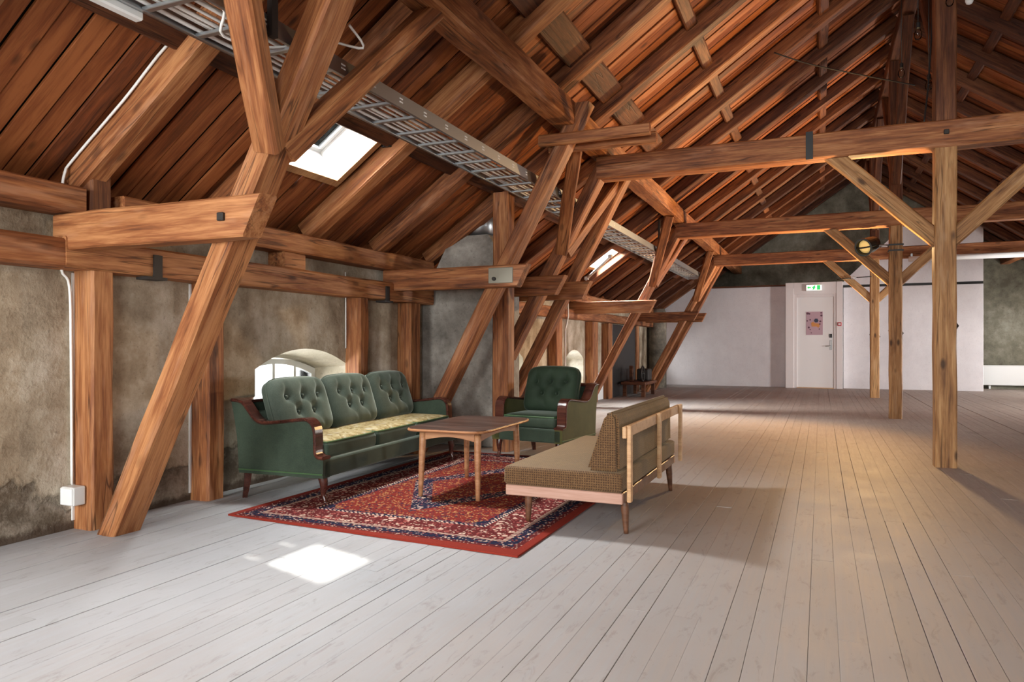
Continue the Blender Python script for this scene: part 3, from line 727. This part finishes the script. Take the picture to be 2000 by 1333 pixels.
box('head_panel', -0.60, 0.34, YD+.01, YP, 2.27, 2.56, M['frame_paint'], d, 0.006)
for (a, b_, z0, z1) in ((-0.60, -0.53, 0, 2.27), (0.29, 0.34, 0, 2.27), (-0.53, 0.29, 2.20, 2.27)): box('door_frame', a, b_, YD+.02, YD+.14, z0, z1, M['frame_paint'], d, 0.004)
leaf = box('door_leaf', -0.53, 0.29, YD+.045, YD+.09, 0.02, 2.20, M['door_paint'], d, 0.004)
tube('door_handle', [(0.22, YD+.045, 1.02), (0.22, YD+.0, 1.02), (0.10, YD-.005, 1.02)], 0.011, M['chrome'], leaf)
box('lock_plate', 0.195, 0.245, YD+.035, YD+.047, 0.93, 1.16, M['chrome'], leaf, 0.003)
box('keypad', 0.19, 0.25, YD+.02, YD+.047, 1.22, 1.31, M['black'], leaf, 0.006)
box('threshold', -0.53, 0.29, YD-.01, YD+.10, 0.0, 0.022, M['oak'], d, 0.004)
# poster
po = thing('poster', 'pink poster with a blue hexagon and orange shape on the white door', 'poster', (-0.15, YD+.04, 1.5))
box('sheet', -0.325, 0.045, YD+.036, YD+.043, 1.29, 1.85, flat('poster_pink', (0.50, 0.33, 0.38), 0.6), po)
mb, mo, md = flat('poster_blue', (0.035, 0.045, 0.085), 0.6), flat('poster_orange', (0.62, 0.26, 0.07), 0.6), flat('poster_plum', (0.13, 0.05, 0.08), 0.6)
def disc(cx, cz, r, n, mat): link('print', prism_me([(cx+r*math.cos(2*math.pi*k/n), cz+r*math.sin(2*math.pi*k/n)) for k in range(n)], 'y', YD+.033, YD+.037), mat, po)
disc(-0.10, 1.635, 0.052, 6, mb)
link('print', prism_me([(-0.215, 1.575), (-0.17, 1.61), (-0.13, 1.575), (-0.03, 1.56), (-0.02, 1.505), (-0.05, 1.46), (-0.09, 1.49), (-0.20, 1.49)], 'y', YD+.034, YD+.037), mo, po)
for (cx, cz, r) in ((-0.29, 1.81, .028), (-0.25, 1.80, .02), (0.01, 1.82, .02), (0.015, 1.755, .025), (-0.01, 1.615, .022), (-0.30, 1.63, .018), (-0.235, 1.655, .018), (-0.265, 1.47, .024), (-0.235, 1.42, .014), (-0.02, 1.55, .02), (-0.03, 1.43, .014), (-0.21, 1.34, .012)): disc(cx, cz, r, 10, md)
# exit sign
ex = thing('exit_sign', 'lit green running-man exit sign above the white door', 'sign', (-0.12, YD, 2.42))
box('case', -0.33, 0.03, YD-.07, YD+.01, 2.345, 2.50, M['plastic'], ex, 0.008); box('face', -0.315, 0.015, YD-.076, YD-.068, 2.36, 2.485, M['sign_white'], ex)
def sg(poly): link('pictogram', prism_me(poly, 'y', YD-.08, YD-.075), M['sign_green'], ex)
sg([(-0.30, 2.425), (-0.265, 2.475), (-0.265, 2.44), (-0.215, 2.44), (-0.215, 2.41), (-0.265, 2.41), (-0.265, 2.375)])
sg([(-0.19, 2.375), (-0.17, 2.40), (-0.195, 2.43), (-0.165, 2.455), (-0.14, 2.475), (-0.115, 2.475), (-0.125, 2.44), (-0.10, 2.42), (-0.13, 2.415), (-0.14, 2.375)])
sg([(-0.085, 2.37), (-0.01, 2.37), (-0.01, 2.48), (-0.085, 2.48)])
fa = thing('call_point', 'small red fire alarm button on the door frame', 'alarm', (0.41, YD, 1.5))
box('body', 0.365, 0.455, YD-.04, YD, 1.50, 1.585, M['red'], fa, 0.008); box('button', 0.385, 0.435, YD-.046, YD-.038, 1.525, 1.56, M['plastic'], fa)
rad = thing('radiator', 'long low white radiator at the far right wall', 'radiator', (4.4, 20.15, 0.08))
box('panel', 3.42, 5.6, 20.13, 20.22, 0.09, 0.55, M['white_paint'], rad, 0.012, 2); box('grille', 3.44, 5.58, 20.12, 20.25, 0.55, 0.565, M['white_paint'], rad)
for x in (3.7, 5.3): box('bracket', x-.02, x+.02, 20.2, 20.295, 0.0, 0.4, M['white_paint'], rad)
scn = thing('projector_screen', 'rolled white projector screen hanging from the far tie beam', 'screen', (2.6, 15.62, 2.67))
link('casing', lathe_me([(0.052, 0), (0.052, 2.6)], 16), M['white_paint'], scn, Matrix.Translation((1.55, 15.66, 2.70)) @ Matrix.Rotation(math.pi/2, 4, 'Y'), True)
for x in (1.6, 4.1): box('bracket', x-.015, x+.015, 15.64, 15.80, 2.66, 2.80, M['steel'], scn)

# ================================================================== cable ladder and cables
lad = thing('cable_ladder', 'galvanised cable ladder full of white cables running under the roof', 'cable tray', (-2.54, 8, 2.5))
LX0, LX1, LZ = -2.715, -2.36, 2.50
for x in (LX0, LX1):
    s = 1 if x == LX0 else -1
    link('side_rail', join_me([box_me(-0.003, 0.003, YN, 16.2, 0, 0.085), box_me(min(0, s*.018), max(0, s*.018), YN, 16.2, 0, 0.004), box_me(min(0, s*.018), max(0, s*.018), YN, 16.2, 0.081, 0.085)]), M['steel'], lad, Matrix.Translation((x, 0, LZ)))
rung_me = box_me(LX0+.004, LX1-.004, -0.016, 0.016, 0.004, 0.022, 0.003)
y = 0.3
while y < 16.1:
    link('rung', rung_me, M['steel'], lad, Matrix.Translation((0, y+0.2, LZ))); y += 0.29
slot_me = box_me(-.0012, .0012, -.018, .018, -.004, .004)
y = 2.6
while y < 9:
    for dz in (.035, .055): link('slot', slot_me, M['white_paint'], lad, Matrix.Translation((LX1+.0035, y, LZ+dz)))
    y += 0.29
for y in (2.62, 6.9, 11.3):
    box('hanger', LX1+.005, LX1+.035, y-.02, y+.02, LZ-.02, 3.02, M['iron'], lad)
rc = random.Random(5)
for i in range(11):
    x = LX0+0.035+0.026*i+rc.uniform(-.006, .006); pts = []; y = YN+.1; z0 = LZ+0.030+0.020*(i % 2)
    xx = x; 
    while y < 15.9:
        xx = 0.8*xx+0.2*x+rc.uniform(-.007, .007); xx = min(max(xx, LX0+.02), LX1-.03)
        pts.append((xx, y, z0+rc.uniform(0, .004))); y += 0.45
    o = tube('power_cable', catmull(pts, 3), 0.0065 if i % 4 else 0.0095, M['cable'], None, 6)
    tag(o, 'white power cable lying in the cable ladder', 'cable', 'white cables bundled in the ladder')
o = tube('loose_cable', catmull([(-2.45, 2.1, 2.56), (-2.38, 2.35, 2.52), (-2.52, 2.5, 2.47), (-2.45, 2.75, 2.50), (-2.36, 3.0, 2.62), (-2.28, 3.25, 2.66), (-2.26, 3.1, 2.72)], 5), 0.007, M['cable'], None, 6); tag(o, 'loose white cable looping out of the ladder near the strut', 'cable')
o = box('cable_box', LX0-.06, LX0-.01, 1.95, 2.25, LZ-.03, LZ+.05, M['plastic'], None, 0.008); tag(o, 'white junction box clipped to the ladder edge at top left', 'junction box')
o = tube('wall_cable', catmull([(-2.72, 2.70, 2.56), (-3.03, 2.715, 2.655), (-3.45, 2.715, 2.363), (-3.85, 2.715, 2.085), (-3.89, 2.70, 2.02), (-3.90, 2.69, 1.92), (-3.905, 2.70, 1.76), (-3.905, 2.70, 1.66), (-3.905, 2.69, 1.47), (-3.905, 2.735, 1.38), (-3.905, 2.745, 1.0), (-3.905, 2.75, 0.26)], 5), 0.008, M['cable'], None, 6)
tag(o, 'white cable running down the rafter and wall to the socket', 'cable')
sk = thing('socket_box', 'white double socket box at the foot of the nearest wall post', 'socket', (-3.86, 2.72, 0.15))
box('body', -3.915, -3.81, 2.69, 2.765, 0.15, 0.255, M['plastic'], sk, 0.008, 2); box('cover', -3.91, -3.815, 2.683, 2.691, 0.155, 0.25, M['white_paint'], sk, 0.003)
o = tube('wall_cable', [(-3.905, 5.300, 1.70), (-3.905, 5.305, 1.40), (-3.905, 5.305, 1.02)], 0.006, M['cable'], None, 6); tag(o, 'thin white cable beside the post right of the arched window', 'cable')
o = tube('wall_cable', [(-3.70, 10.85, 1.75), (-3.70, 10.86, 1.5), (-3.74, 10.84, 1.3), (-3.74, 10.84, 0.2)], 0.012, M['cable'], None, 6); tag(o, 'white conduit on the far post above the armchair', 'cable')
tl = thing('tube_light', 'slim white tube light fixed under the far left rafters', 'lamp', (-3.2, 11.0, 2.4)); 
tube('tube', [(-3.55, 11.3, 2.12), (-3.05, 11.05, 2.46)], 0.022, M['white_paint'], tl)
for p in ((-3.53, 11.29, 2.14), (-3.07, 11.06, 2.45)): box('holder', p[0]-.03, p[0]+.03, p[1]-.03, p[1]+.03, p[2]-.02, p[2]+.03, M['plastic'], tl)

# ================================================================== lamps
def lantern(label, cx, cy, cz, aim, e, anchor, k=1.0, spot=120, blend=0.8):
    t = thing('stage_lantern', label, 'lamp', (cx, cy, cz))
    a = Vector(aim)-Vector((cx, cy, cz)); a.normalize()
    q = a.to_track_quat('Z', 'Y').to_matrix().to_4x4(); mw = Matrix.Translation((cx, cy, cz)) @ q @ Matrix.Scale(k, 4)
    link('housing', lathe_me([(0.05, -0.17), (0.10, -0.15), (0.115, -0.05), (0.115, 0.10), (0.13, 0.105), (0.13, 0.125), (0.105, 0.125), (0.10, 0.06)], 24), M['black_metal'], t, mw, False)
    link('lens', lathe_me([(0.095, 0.07), (0.06, 0.088), (0.02, 0.095)], 20), M['lamp_lens'], t, mw, True)
    yk = [(0.145*math.cos(n*math.pi/10), 0.145*math.sin(n*math.pi/10), 0) for n in range(11)]
    link('yoke', sweep_me(yk, 0.012, 6), M['black_metal'], t, mw @ Matrix.Rotation(math.pi/2, 4, 'X'), True)
    tube('bracket', [(cx, cy, cz), anchor], 0.012, M['steel'], t)
    light('lantern_light', 'SPOT', tuple(Vector((cx, cy, cz))+a*0.15*k), e, TUNG, aim=aim, spot_size=math.radians(spot), spot_blend=blend, shadow_soft_size=0.09*k)
lantern('black stage lantern clamped to the left of the middle post', 0.62, 11.42, 2.47, (-1.5, 8.4, 1.3), 480, (0.92, 11.5, 2.47))
for (y_, x_, lb) in ((7.45, 1.033, 'small unseen uplight clamped behind the nearest post'), (11.85, 1.012, 'small unseen uplight clamped behind the middle post'), (16.2, 1.004, 'small unseen uplight clamped behind the farthest post')):
    lantern(lb, x_, y_, 1.25, (x_-1.25, y_-(0.0 if y_ < 15 else 0.15), 2.75), (330 if y_ < 8 else 620) if y_ < 15 else 520, (0.98, y_-0.22, 1.18), 0.58, 92, 0.7)  # unseen uplights, added for the warm glow under the tie beams
for z in (2.38, 2.46):
    o = box('black_band', 0.885, 1.075, 11.455, 11.645, z, z+.022, M['black'], None); tag(o, 'black strap around the middle post under the lantern, %s' % ('lower one' if z < 2.4 else 'upper one'), 'strap')
glass_bulb = pane_mat('bulb_glass')
def bulb(label, x, y, z, zc, milk=False):
    t = thing('bulb', label, 'bulb', (x, y, z), group='bulbs hanging below the ridge')
    link('globe', lathe_me([(0.006, -0.05), (0.022, -0.042), (0.031, -0.02), (0.029, 0.005), (0.016, 0.035), (0.014, 0.05)], 14), M['white_paint'] if milk else glass_bulb, t, Matrix.Translation((x, y, z)), True)
    link('cap', lathe_me([(0.017, 0.045), (0.017, 0.085), (0.008, 0.095)], 12), M['black'], t, Matrix.Translation((x, y, z)))
    tube('flex', [(x, y, z+.09), (x, y, zc)], 0.004, M['black'], t, 6)
bulb('clear bulb at the top of the nearest post', 0.99, 6.95, 3.93, 4.9)
bulb('milky white bulb right of the nearest post top', 1.13, 6.95, 3.92, 4.9, True)
bulb('clear bulb hanging highest left of the nearest post', 0.72, 6.6, 3.56, 4.8)
bulb('clear bulb hanging halfway beside the second post', 0.72, 7.9, 3.70, 4.8)
bulb('clear bulb on the slack black cable above the tie beam', 0.88, 7.3, 3.36, 4.8)
o = tube('black_cable', catmull([(0.95, 7.25, 4.9), (0.90, 7.25, 3.9), (0.87, 7.25, 3.35), (0.83, 7.2, 2.99)], 6), 0.008, M['black'], None, 6); tag(o, 'slack black cable hanging in front of the ridge onto the tie beam', 'cable')
o = tube('festoon_cable', catmull([(-0.45, 8.0, 4.12), (-0.1, 8.1, 3.98), (0.4, 8.3, 3.86), (0.9, 8.5, 3.75)], 6), 0.007, M['iron'], None, 6); tag(o, 'thin festoon cable strung across the left rafters', 'cable')
tb = thing('turnbuckle_chain', 'small iron chain with turnbuckle tied to the farthest post', 'chain', (0.7, 15.8, 2.2))
tube('link_rod', [(0.30, 15.8, 2.36), (0.55, 15.8, 2.38)], 0.012, M['iron'], tb); tube('eye', [(0.60+.04*math.cos(k*math.pi/6), 15.8, 2.385+.03*math.sin(k*math.pi/6)) for k in range(12)], 0.009, M['steel'], tb, 6, closed=True); tube('link_rod', [(0.65, 15.8, 2.39), (0.92, 15.8, 2.40)], 0.010, M['iron'], tb)

# ================================================================== furniture
def cushion_me(Wd, H, Tf, Tb, nu=44, nv=40, buttons=(), corner=0.10, p=5.0, depth=0.032, crown=0.0, seams=()):
    """upholstered pad in the XY plane (X width, Y height), front +Z; tufted at the buttons"""
    def outline(a, b_):
        x = Wd/2*a*(1-corner*abs(b_)**6*abs(a)**2*0.6); y = H/2*b_*(1-corner*abs(a)**6*abs(b_)**2*0.6)
        return x, y+crown*(1-a*a)*(b_ > 0)*b_
    def front(a, b_, x, y):
        e = max(0.0, (1-abs(a)**p)*(1-abs(b_)**p)); z = Tf*e**0.42
        for (bx_, by_) in buttons:
            r2 = (x-bx_)**2+(y-by_)**2; z -= depth*math.exp(-r2/(2*0.034**2))*0.95+depth*0.45*math.exp(-r2/(2*0.012**2))
        for (q0, q1) in seams:
            d = Vector(q1)-Vector(q0); t = max(0, min(1, (Vector((x, y))-Vector(q0)).dot(d)/d.length_squared)); r = (Vector((x, y))-Vector(q0)-d*t).length
            z -= 0.009*math.exp(-r*r/(2*0.013**2))
        return z
    vs_, fs = [], []
    for j in range(nv+1):
        b_ = -math.cos(math.pi*j/nv)*0.5+(-1+2*j/nv)*0.5
        for i in range(nu+1):
            a = -math.cos(math.pi*i/nu)*0.5+(-1+2*i/nu)*0.5
            x, y = outline(a, b_); vs_.append((x, y, front(a, b_, x, y)))
    n = (nu+1)*(nv+1)
    for j in range(nv+1):
        b_ = -math.cos(math.pi*j/nv)*0.5+(-1+2*j/nv)*0.5
        for i in range(nu+1):
            a = -math.cos(math.pi*i/nu)*0.5+(-1+2*i/nu)*0.5
            x, y = outline(a, b_); e = max(0.0, (1-abs(a)**p)*(1-abs(b_)**p)); vs_.append((x, y, -Tb*min(1, e**0.3)-0.001))
    for j in range(nv):
        for i in range(nu):
            q = j*(nu+1)+i; fs.append((q, q+1, q+nu+2, q+nu+1)); fs.append((n+q+1, n+q, n+q+nu+1, n+q+nu+2))
    rim = [i for i in range(nu+1)]+[j*(nu+1)+nu for j in range(1, nv+1)]+[nv*(nu+1)+i for i in range(nu-1, -1, -1)]+[j*(nu+1) for j in range(nv-1, 0, -1)]
    for k in range(len(rim)):
        k2 = (k+1) % len(rim); fs.append((rim[k2], rim[k], n+rim[k], n+rim[k2]))
    return mesh(vs_, fs), [Vector(vs_[k]) for k in rim]

def ribbon_me(path, x0, x1, th):
    """flat wooden capping: path points (v,z) in the side plane, extruded across x0..x1"""
    P = [Vector((p[0], p[1])) for p in path]; vs_, fs = [], []; N = len(P)
    for i, p in enumerate(P):
        d = (P[min(i+1, N-1)]-P[max(i-1, 0)]).normalized(); nn = Vector((-d.y, d.x))
        q = p+nn*th
        c = th*0.35
        for (xx, r) in ((x0+c, p), (x1-c, p), (x1, p+nn*c), (x1, q-nn*c), (x1-c, q), (x0+c, q), (x0, q-nn*c), (x0, p+nn*c)): vs_.append((xx, r.x, r.y))
    for i in range(N-1):
        for k in range(8):
            k2 = (k+1) % 8; fs.append((i*8+k, (i+1)*8+k, (i+1)*8+k2, i*8+k2))
    fs.append(tuple(range(8))); fs.append(tuple((N-1)*8+k for k in range(7, -1, -1)))
    me = mesh(vs_, fs); bm = bmesh.new(); bm.from_mesh(me); bmesh.ops.recalc_face_normals(bm, faces=bm.faces); bm.to_mesh(me); bm.free(); return me

def settee(root, L, ncush, D=0.72, back_h=0.74, mats=('velvet', 'velvet_grey', 'brocade', 'velvet'), seat_h=0.415):
    """local frame: X along the width 0..L, Y from the front (0) to the back (D), Z up"""
    mb, mc, ms, mside = [M[k] for k in mats]; AW = 0.085
    def lk(nm, me, mat, par=root, m=Matrix.Identity(4), smooth=False): return link(nm, me, mat, par, WM[root.name] @ m, smooth)
    # arm side outline
    top = catmull([(0.0, 0.300), (0.045, 0.305), (0.072, 0.34), (0.076, 0.43), (0.085, 0.505), (0.13, 0.545), (0.22, 0.54), (0.40, 0.518), (0.50, 0.515), (0.56, 0.545), (0.61, 0.60), (0.66, 0.65), (0.74, 0.662)], 4)
    back = catmull([(0.74, 0.662), (0.715, 0.55), (0.69, 0.40), (0.675, 0.18)], 4)
    poly = [(p.x, p.y) for p in [Vector(q) for q in top]]+[(p.x, p.y) for p in back[1:]]+[(0.0, 0.18)]
    for (x0, x1) in ((0, AW), (L-AW, L)):
        arm = lk('arm', prism_me(poly, 'x', x0+0.004, x1-0.004), mside)
        lk('arm_capping', ribbon_me([(p.x, p.y) for p in top], x0-0.006, x1+0.006, 0.022), M['mahogany'], arm, smooth=False)
        pl = [((x0 if x0 == 0 else x1), v, 0.205) for v in (0.0, 0.34, 0.675)]
        lk('piping', sweep_me(pl, 0.005, 6), M['piping'], arm)
    lk('front_rail', box_me(AW*0.2, L-AW*0.2, 0.0, 0.06, 0.18, 0.30, 0.012, 2), mb)
    lk('base', box_me(0.02, L-0.02, 0.05, 0.66, 0.19, 0.29, 0.01), mb)
    lk('back_panel', prism_me([(0.55, 0.19), (0.668, 0.19), (0.735, 0.655), (0.665, 0.655)], 'x', AW, L-AW), mb)
    lk('back_rail', ribbon_me([(0.64, 0.652), (0.70, 0.660), (0.742, 0.660)], AW, L-AW, 0.02), M['mahogany'])
    iw = (L-2*AW)/ncush
    for k in range(ncush):
        cx = AW+iw*(k+.5)
        # seat cushion: boxed, rounded front
        me = box_me(-iw/2+.006, iw/2-.006, -0.275, 0.275, -0.062, 0.048, 0.030, 3)
        c = lk('seat_cushion', me, mb, root, Matrix.Translation((cx, 0.30, 0.355)), True)
        tp, rim = cushion_me(iw-0.035, 0.53, 0.024, 0.004, 24, 20, (), 0.05, 4)
        lk('cushion_top', tp, ms, c, Matrix.Translation((cx, 0.30, 0.402)), True)
        lk('piping', sweep_me([r for r in rim[::2]], 0.006, 6, True), M['piping'], c, Matrix.Translation((cx, 0.30, 0.402)))
        # back cushion, tufted
        H = back_h-seat_h+0.09; s = iw*0.28
        B = [(-s, 0.07), (0, 0.07), (s, 0.07), (-s/2, -0.045), (s/2, -0.045)]
        S = [(B[0], B[3]), (B[3], B[1]), (B[1], B[4]), (B[4], B[2]), (B[3], (-s*.1, -0.16)), (B[4], (s*.9, -0.16)), (B[0], (-s, 0.16)), (B[1], (0, 0.16)), (B[2], (s, 0.16))]
        bme, rim = cushion_me(iw-0.008, H, 0.085, 0.075, 48, 44, B, 0.16, 5, 0.034, 0.012, S)
        tilt = math.radians(72)
        m = Matrix.Translation((cx, 0.485, seat_h+H*0.455)) @ Matrix.Rotation(tilt, 4, 'X')
        bc = lk('back_cushion', bme, mc, root, m, True)
        lk('piping', sweep_me([r+Vector((0, 0, 0.004)) for r in rim[::2]], 0.006, 6, True), mc, bc, m)
        for (bx_, by_) in B:
            btn = lathe_me([(0.012, -0.004), (0.011, 0.003), (0.006, 0.007)], 10)
            lk('button', btn, mc, bc, m @ Matrix.Translation((bx_, by_, 0.085-0.030)), True)
    for x in (0.06, L-0.06):
        pts = [(x, 0.045, 0.19), (x, 0.032, 0.13), (x, 0.036, 0.07), (x, 0.022, 0.03), (x, 0.016, 0.0125)]
        lk('front_leg', sweep_me(catmull(pts, 4), [0.034-0.018*min(1, i/9) + (0.004 if i > 13 else 0) for i in range(17)], 12), M['mahogany'], smooth=True)
        lk('back_leg', sweep_me([(x, 0.645, 0.19), (x, 0.655, 0.1), (x, 0.675, 0.0)], [0.034, 0.029, 0.022], 4), M['mahogany'])

sofa = thing('sofa', 'three-seat green velvet sofa with yellow floral seats by the arched window', 'sofa', (-2.965, 3.78, 0.0), math.radians(93.0))
# local X runs away from the camera along the wall, local Y runs toward the wall
settee(sofa, 2.09, 3)
chair = thing('armchair', 'dark green buttoned armchair with mahogany arms behind the table', 'armchair', (-2.80, 6.03, 0.0), math.radians(-8.5))
settee(chair, 0.74, 1, mats=('velvet', 'velvet_dark', 'velvet_dark', 'velvet_olive'), back_h=0.77)

# ---- coffee table
tb = thing('coffee_table', 'low teak coffee table with a dark worn top on the rug', 'table', (-2.32, 4.65, 0.012), math.radians(2))
def taper(x0, y0, x1, y1, z1, r0, r1): return sweep_me([(x0+(x1-x0)*k/6, y0+(y1-y0)*k/6, z1*k/6) for k in range(7)], [r0+(r1-r0)*min(1, (k/6)*1.4) for k in range(7)], 14)
hw, hl, tz = 0.285, 0.47, 0.475
out = []
for k in range(48):
    a = 2*math.pi*k/48; ca, sa = math.cos(a), math.sin(a); q = 2/9
    out.append((math.copysign(abs(ca)**q, ca)*hw*(1+0.035*(1-abs(sa)**2)), math.copysign(abs(sa)**q, sa)*hl*(1+0.02*(1-abs(ca)**2))))
bm = bmesh.new(); lo = [bm.verts.new((x*.985, y*.985, tz-.022)) for x, y in out]; mid = [bm.verts.new((x, y, tz-.010)) for x, y in out]; hi = [bm.verts.new((x*.995, y*.995, tz)) for x, y in out]
bm.faces.new(hi); bm.faces.new(lo[::-1])
for k in range(48):
    j = (k+1) % 48; bm.faces.new((lo[k], lo[j], mid[j], mid[k])); bm.faces.new((mid[k], mid[j], hi[j], hi[k]))
link('table_top', bmesh_to(bm), M['table_top'], tb, WM[tb.name] @ Matrix.Rotation(math.pi/2, 4, 'Z') @ Matrix.Rotation(-math.pi/2, 4, 'Z'))
edge = [(x*1.003, y*1.003, tz-.011) for x, y in out]
link('edge_band', sweep_me(edge, 0.009, 6, True), M['teak'], tb, WM[tb.name])
for sx_ in (-1, 1):
    for sy_ in (-1, 1):
        link('leg', taper(sx_*0.215, sy_*0.375, sx_*0.205, sy_*0.355, tz-.02, 0.015, 0.024), M['teak'], tb, WM[tb.name] @ Matrix.Translation((0, 0, 0)), True)
def apron(p0, p1):
    d = Vector(p1)-Vector(p0); L = d.length; n = 12; poly = [(0, 0), (L, 0)]+[(L-L*k/n, -0.072+0.03*math.sin(math.pi*k/n)) for k in range(n+1)]
    m = Matrix.Translation((p0[0], p0[1], tz-.02)) @ Matrix.Rotation(math.atan2(d.y, d.x), 4, 'Z')
    link('apron', prism_me(poly, 'y', -0.009, 0.009), M['teak'], tb, WM[tb.name] @ m)
for s in (-1, 1): apron((-0.205, s*0.355), (0.205, s*0.355)); apron((s*0.205, -0.355), (s*0.205, 0.355))

# ---- daybed
db = thing('daybed', 'brown tweed daybed with a wedge back cushion and oak back rail', 'daybed', (-1.33, 4.55, 0.0))
lb_ = lambda nm, x0, x1, y0, y1, z0, z1, mat, bev=0.004, seg=1: lbox(nm, x0, x1, y0, y1, z0, z1, M[mat], db, bev, seg)
lb_('end_rail', -0.345, 0.345, -0.755, -0.728, 0.183, 0.243, 'teak_near_lit'); lb_('end_rail', -0.345, 0.345, 0.728, 0.755, 0.183, 0.243, 'teak')
lb_('side_rail', 0.318, 0.345, -0.728, 0.728, 0.183, 0.243, 'walnut'); lb_('side_rail', -0.345, -0.318, -0.728, 0.728, 0.183, 0.243, 'teak')
lb_('slat_base', -0.318, 0.318, -0.728, 0.728, 0.215, 0.240, 'oak')
mt = lb_('mattress', -0.355, 0.345, -0.765, 0.765, 0.243, 0.352, 'tweed', 0.022, 3)
for p in mt.data.polygons: p.use_smooth = True
for zz in (0.262, 0.335): link('seam', sweep_me([(-.350, -.760, zz), (.340, -.760, zz), (.340, .760, zz), (-.350, .760, zz)], 0.0045, 6, True), M['tweed'], mt, WM[db.name])
wp = [(0.135, 0.352), (0.322, 0.352), (0.318, 0.60), (0.312, 0.655), (0.290, 0.682), (0.262, 0.682), (0.238, 0.660), (0.145, 0.385)]
bm = bmesh.new(); me0 = prism_me(wp, 'y', -0.735, 0.735); bm.from_mesh(me0); bmesh.ops.bevel(bm, geom=list(bm.edges), offset=0.018, segments=2, affect='EDGES'); me0 = bmesh_to(bm)
bo = link('back_cushion', me0, M['tweed'], db, WM[db.name], False)
lb_('back_rail', 0.355, 0.378, -0.80, 0.79, 0.548, 0.612, 'oak', 0.006, 2)
for y in (-0.77, -0.005, 0.735): lb_('back_slat', 0.378, 0.402, y-.022, y+.022, 0.205, 0.618, 'oak', 0.006, 2)
for sx_, xx in ((-1, -0.25), (1, 0.325)):
    for sy_ in (-1, 1): link('leg', taper(xx+(0.012 if xx > 0 else 0), sy_*0.64, xx, sy_*0.63, 0.19 if xx > 0 else 0.177, 0.013, 0.023), M['walnut'], db, WM[db.name] @ Matrix.Translation((0, 0, 0 if xx > 0 else 0.0125)), True)

# ---- rug
rg = mesh([(-RUG_W/2, -RUG_L/2, 0), (RUG_W/2, -RUG_L/2, 0), (RUG_W/2, RUG_L/2, 0), (-RUG_W/2, RUG_L/2, 0)], [(0, 1, 2, 3)])
bm = bmesh.new(); bm.from_mesh(rg); bpy.data.meshes.remove(rg)
bmesh.ops.subdivide_edges(bm, edges=list(bm.edges), cuts=24, use_grid_fill=True)
r_ = bmesh.ops.extrude_face_region(bm, geom=list(bm.faces)); tv = [v for v in r_['geom'] if isinstance(v, bmesh.types.BMVert)]
for v in tv: v.co.z = 0.010+0.0012*math.sin(v.co.x*5)*math.sin(v.co.y*4)
for v in bm.verts:   # the rug lies slightly skewed: its near edge slants toward the viewer on the right
    v.co.y += -0.05*(v.co.x/(RUG_W/2))*(0.5-v.co.y/RUG_L)
o = link('rug', bmesh_to(bm), M['rug'], None, Matrix.Translation((-2.355, 3.30+RUG_L/2, 0.0015)))
tag(o, 'red and navy patterned oriental rug under the coffee table', 'rug')
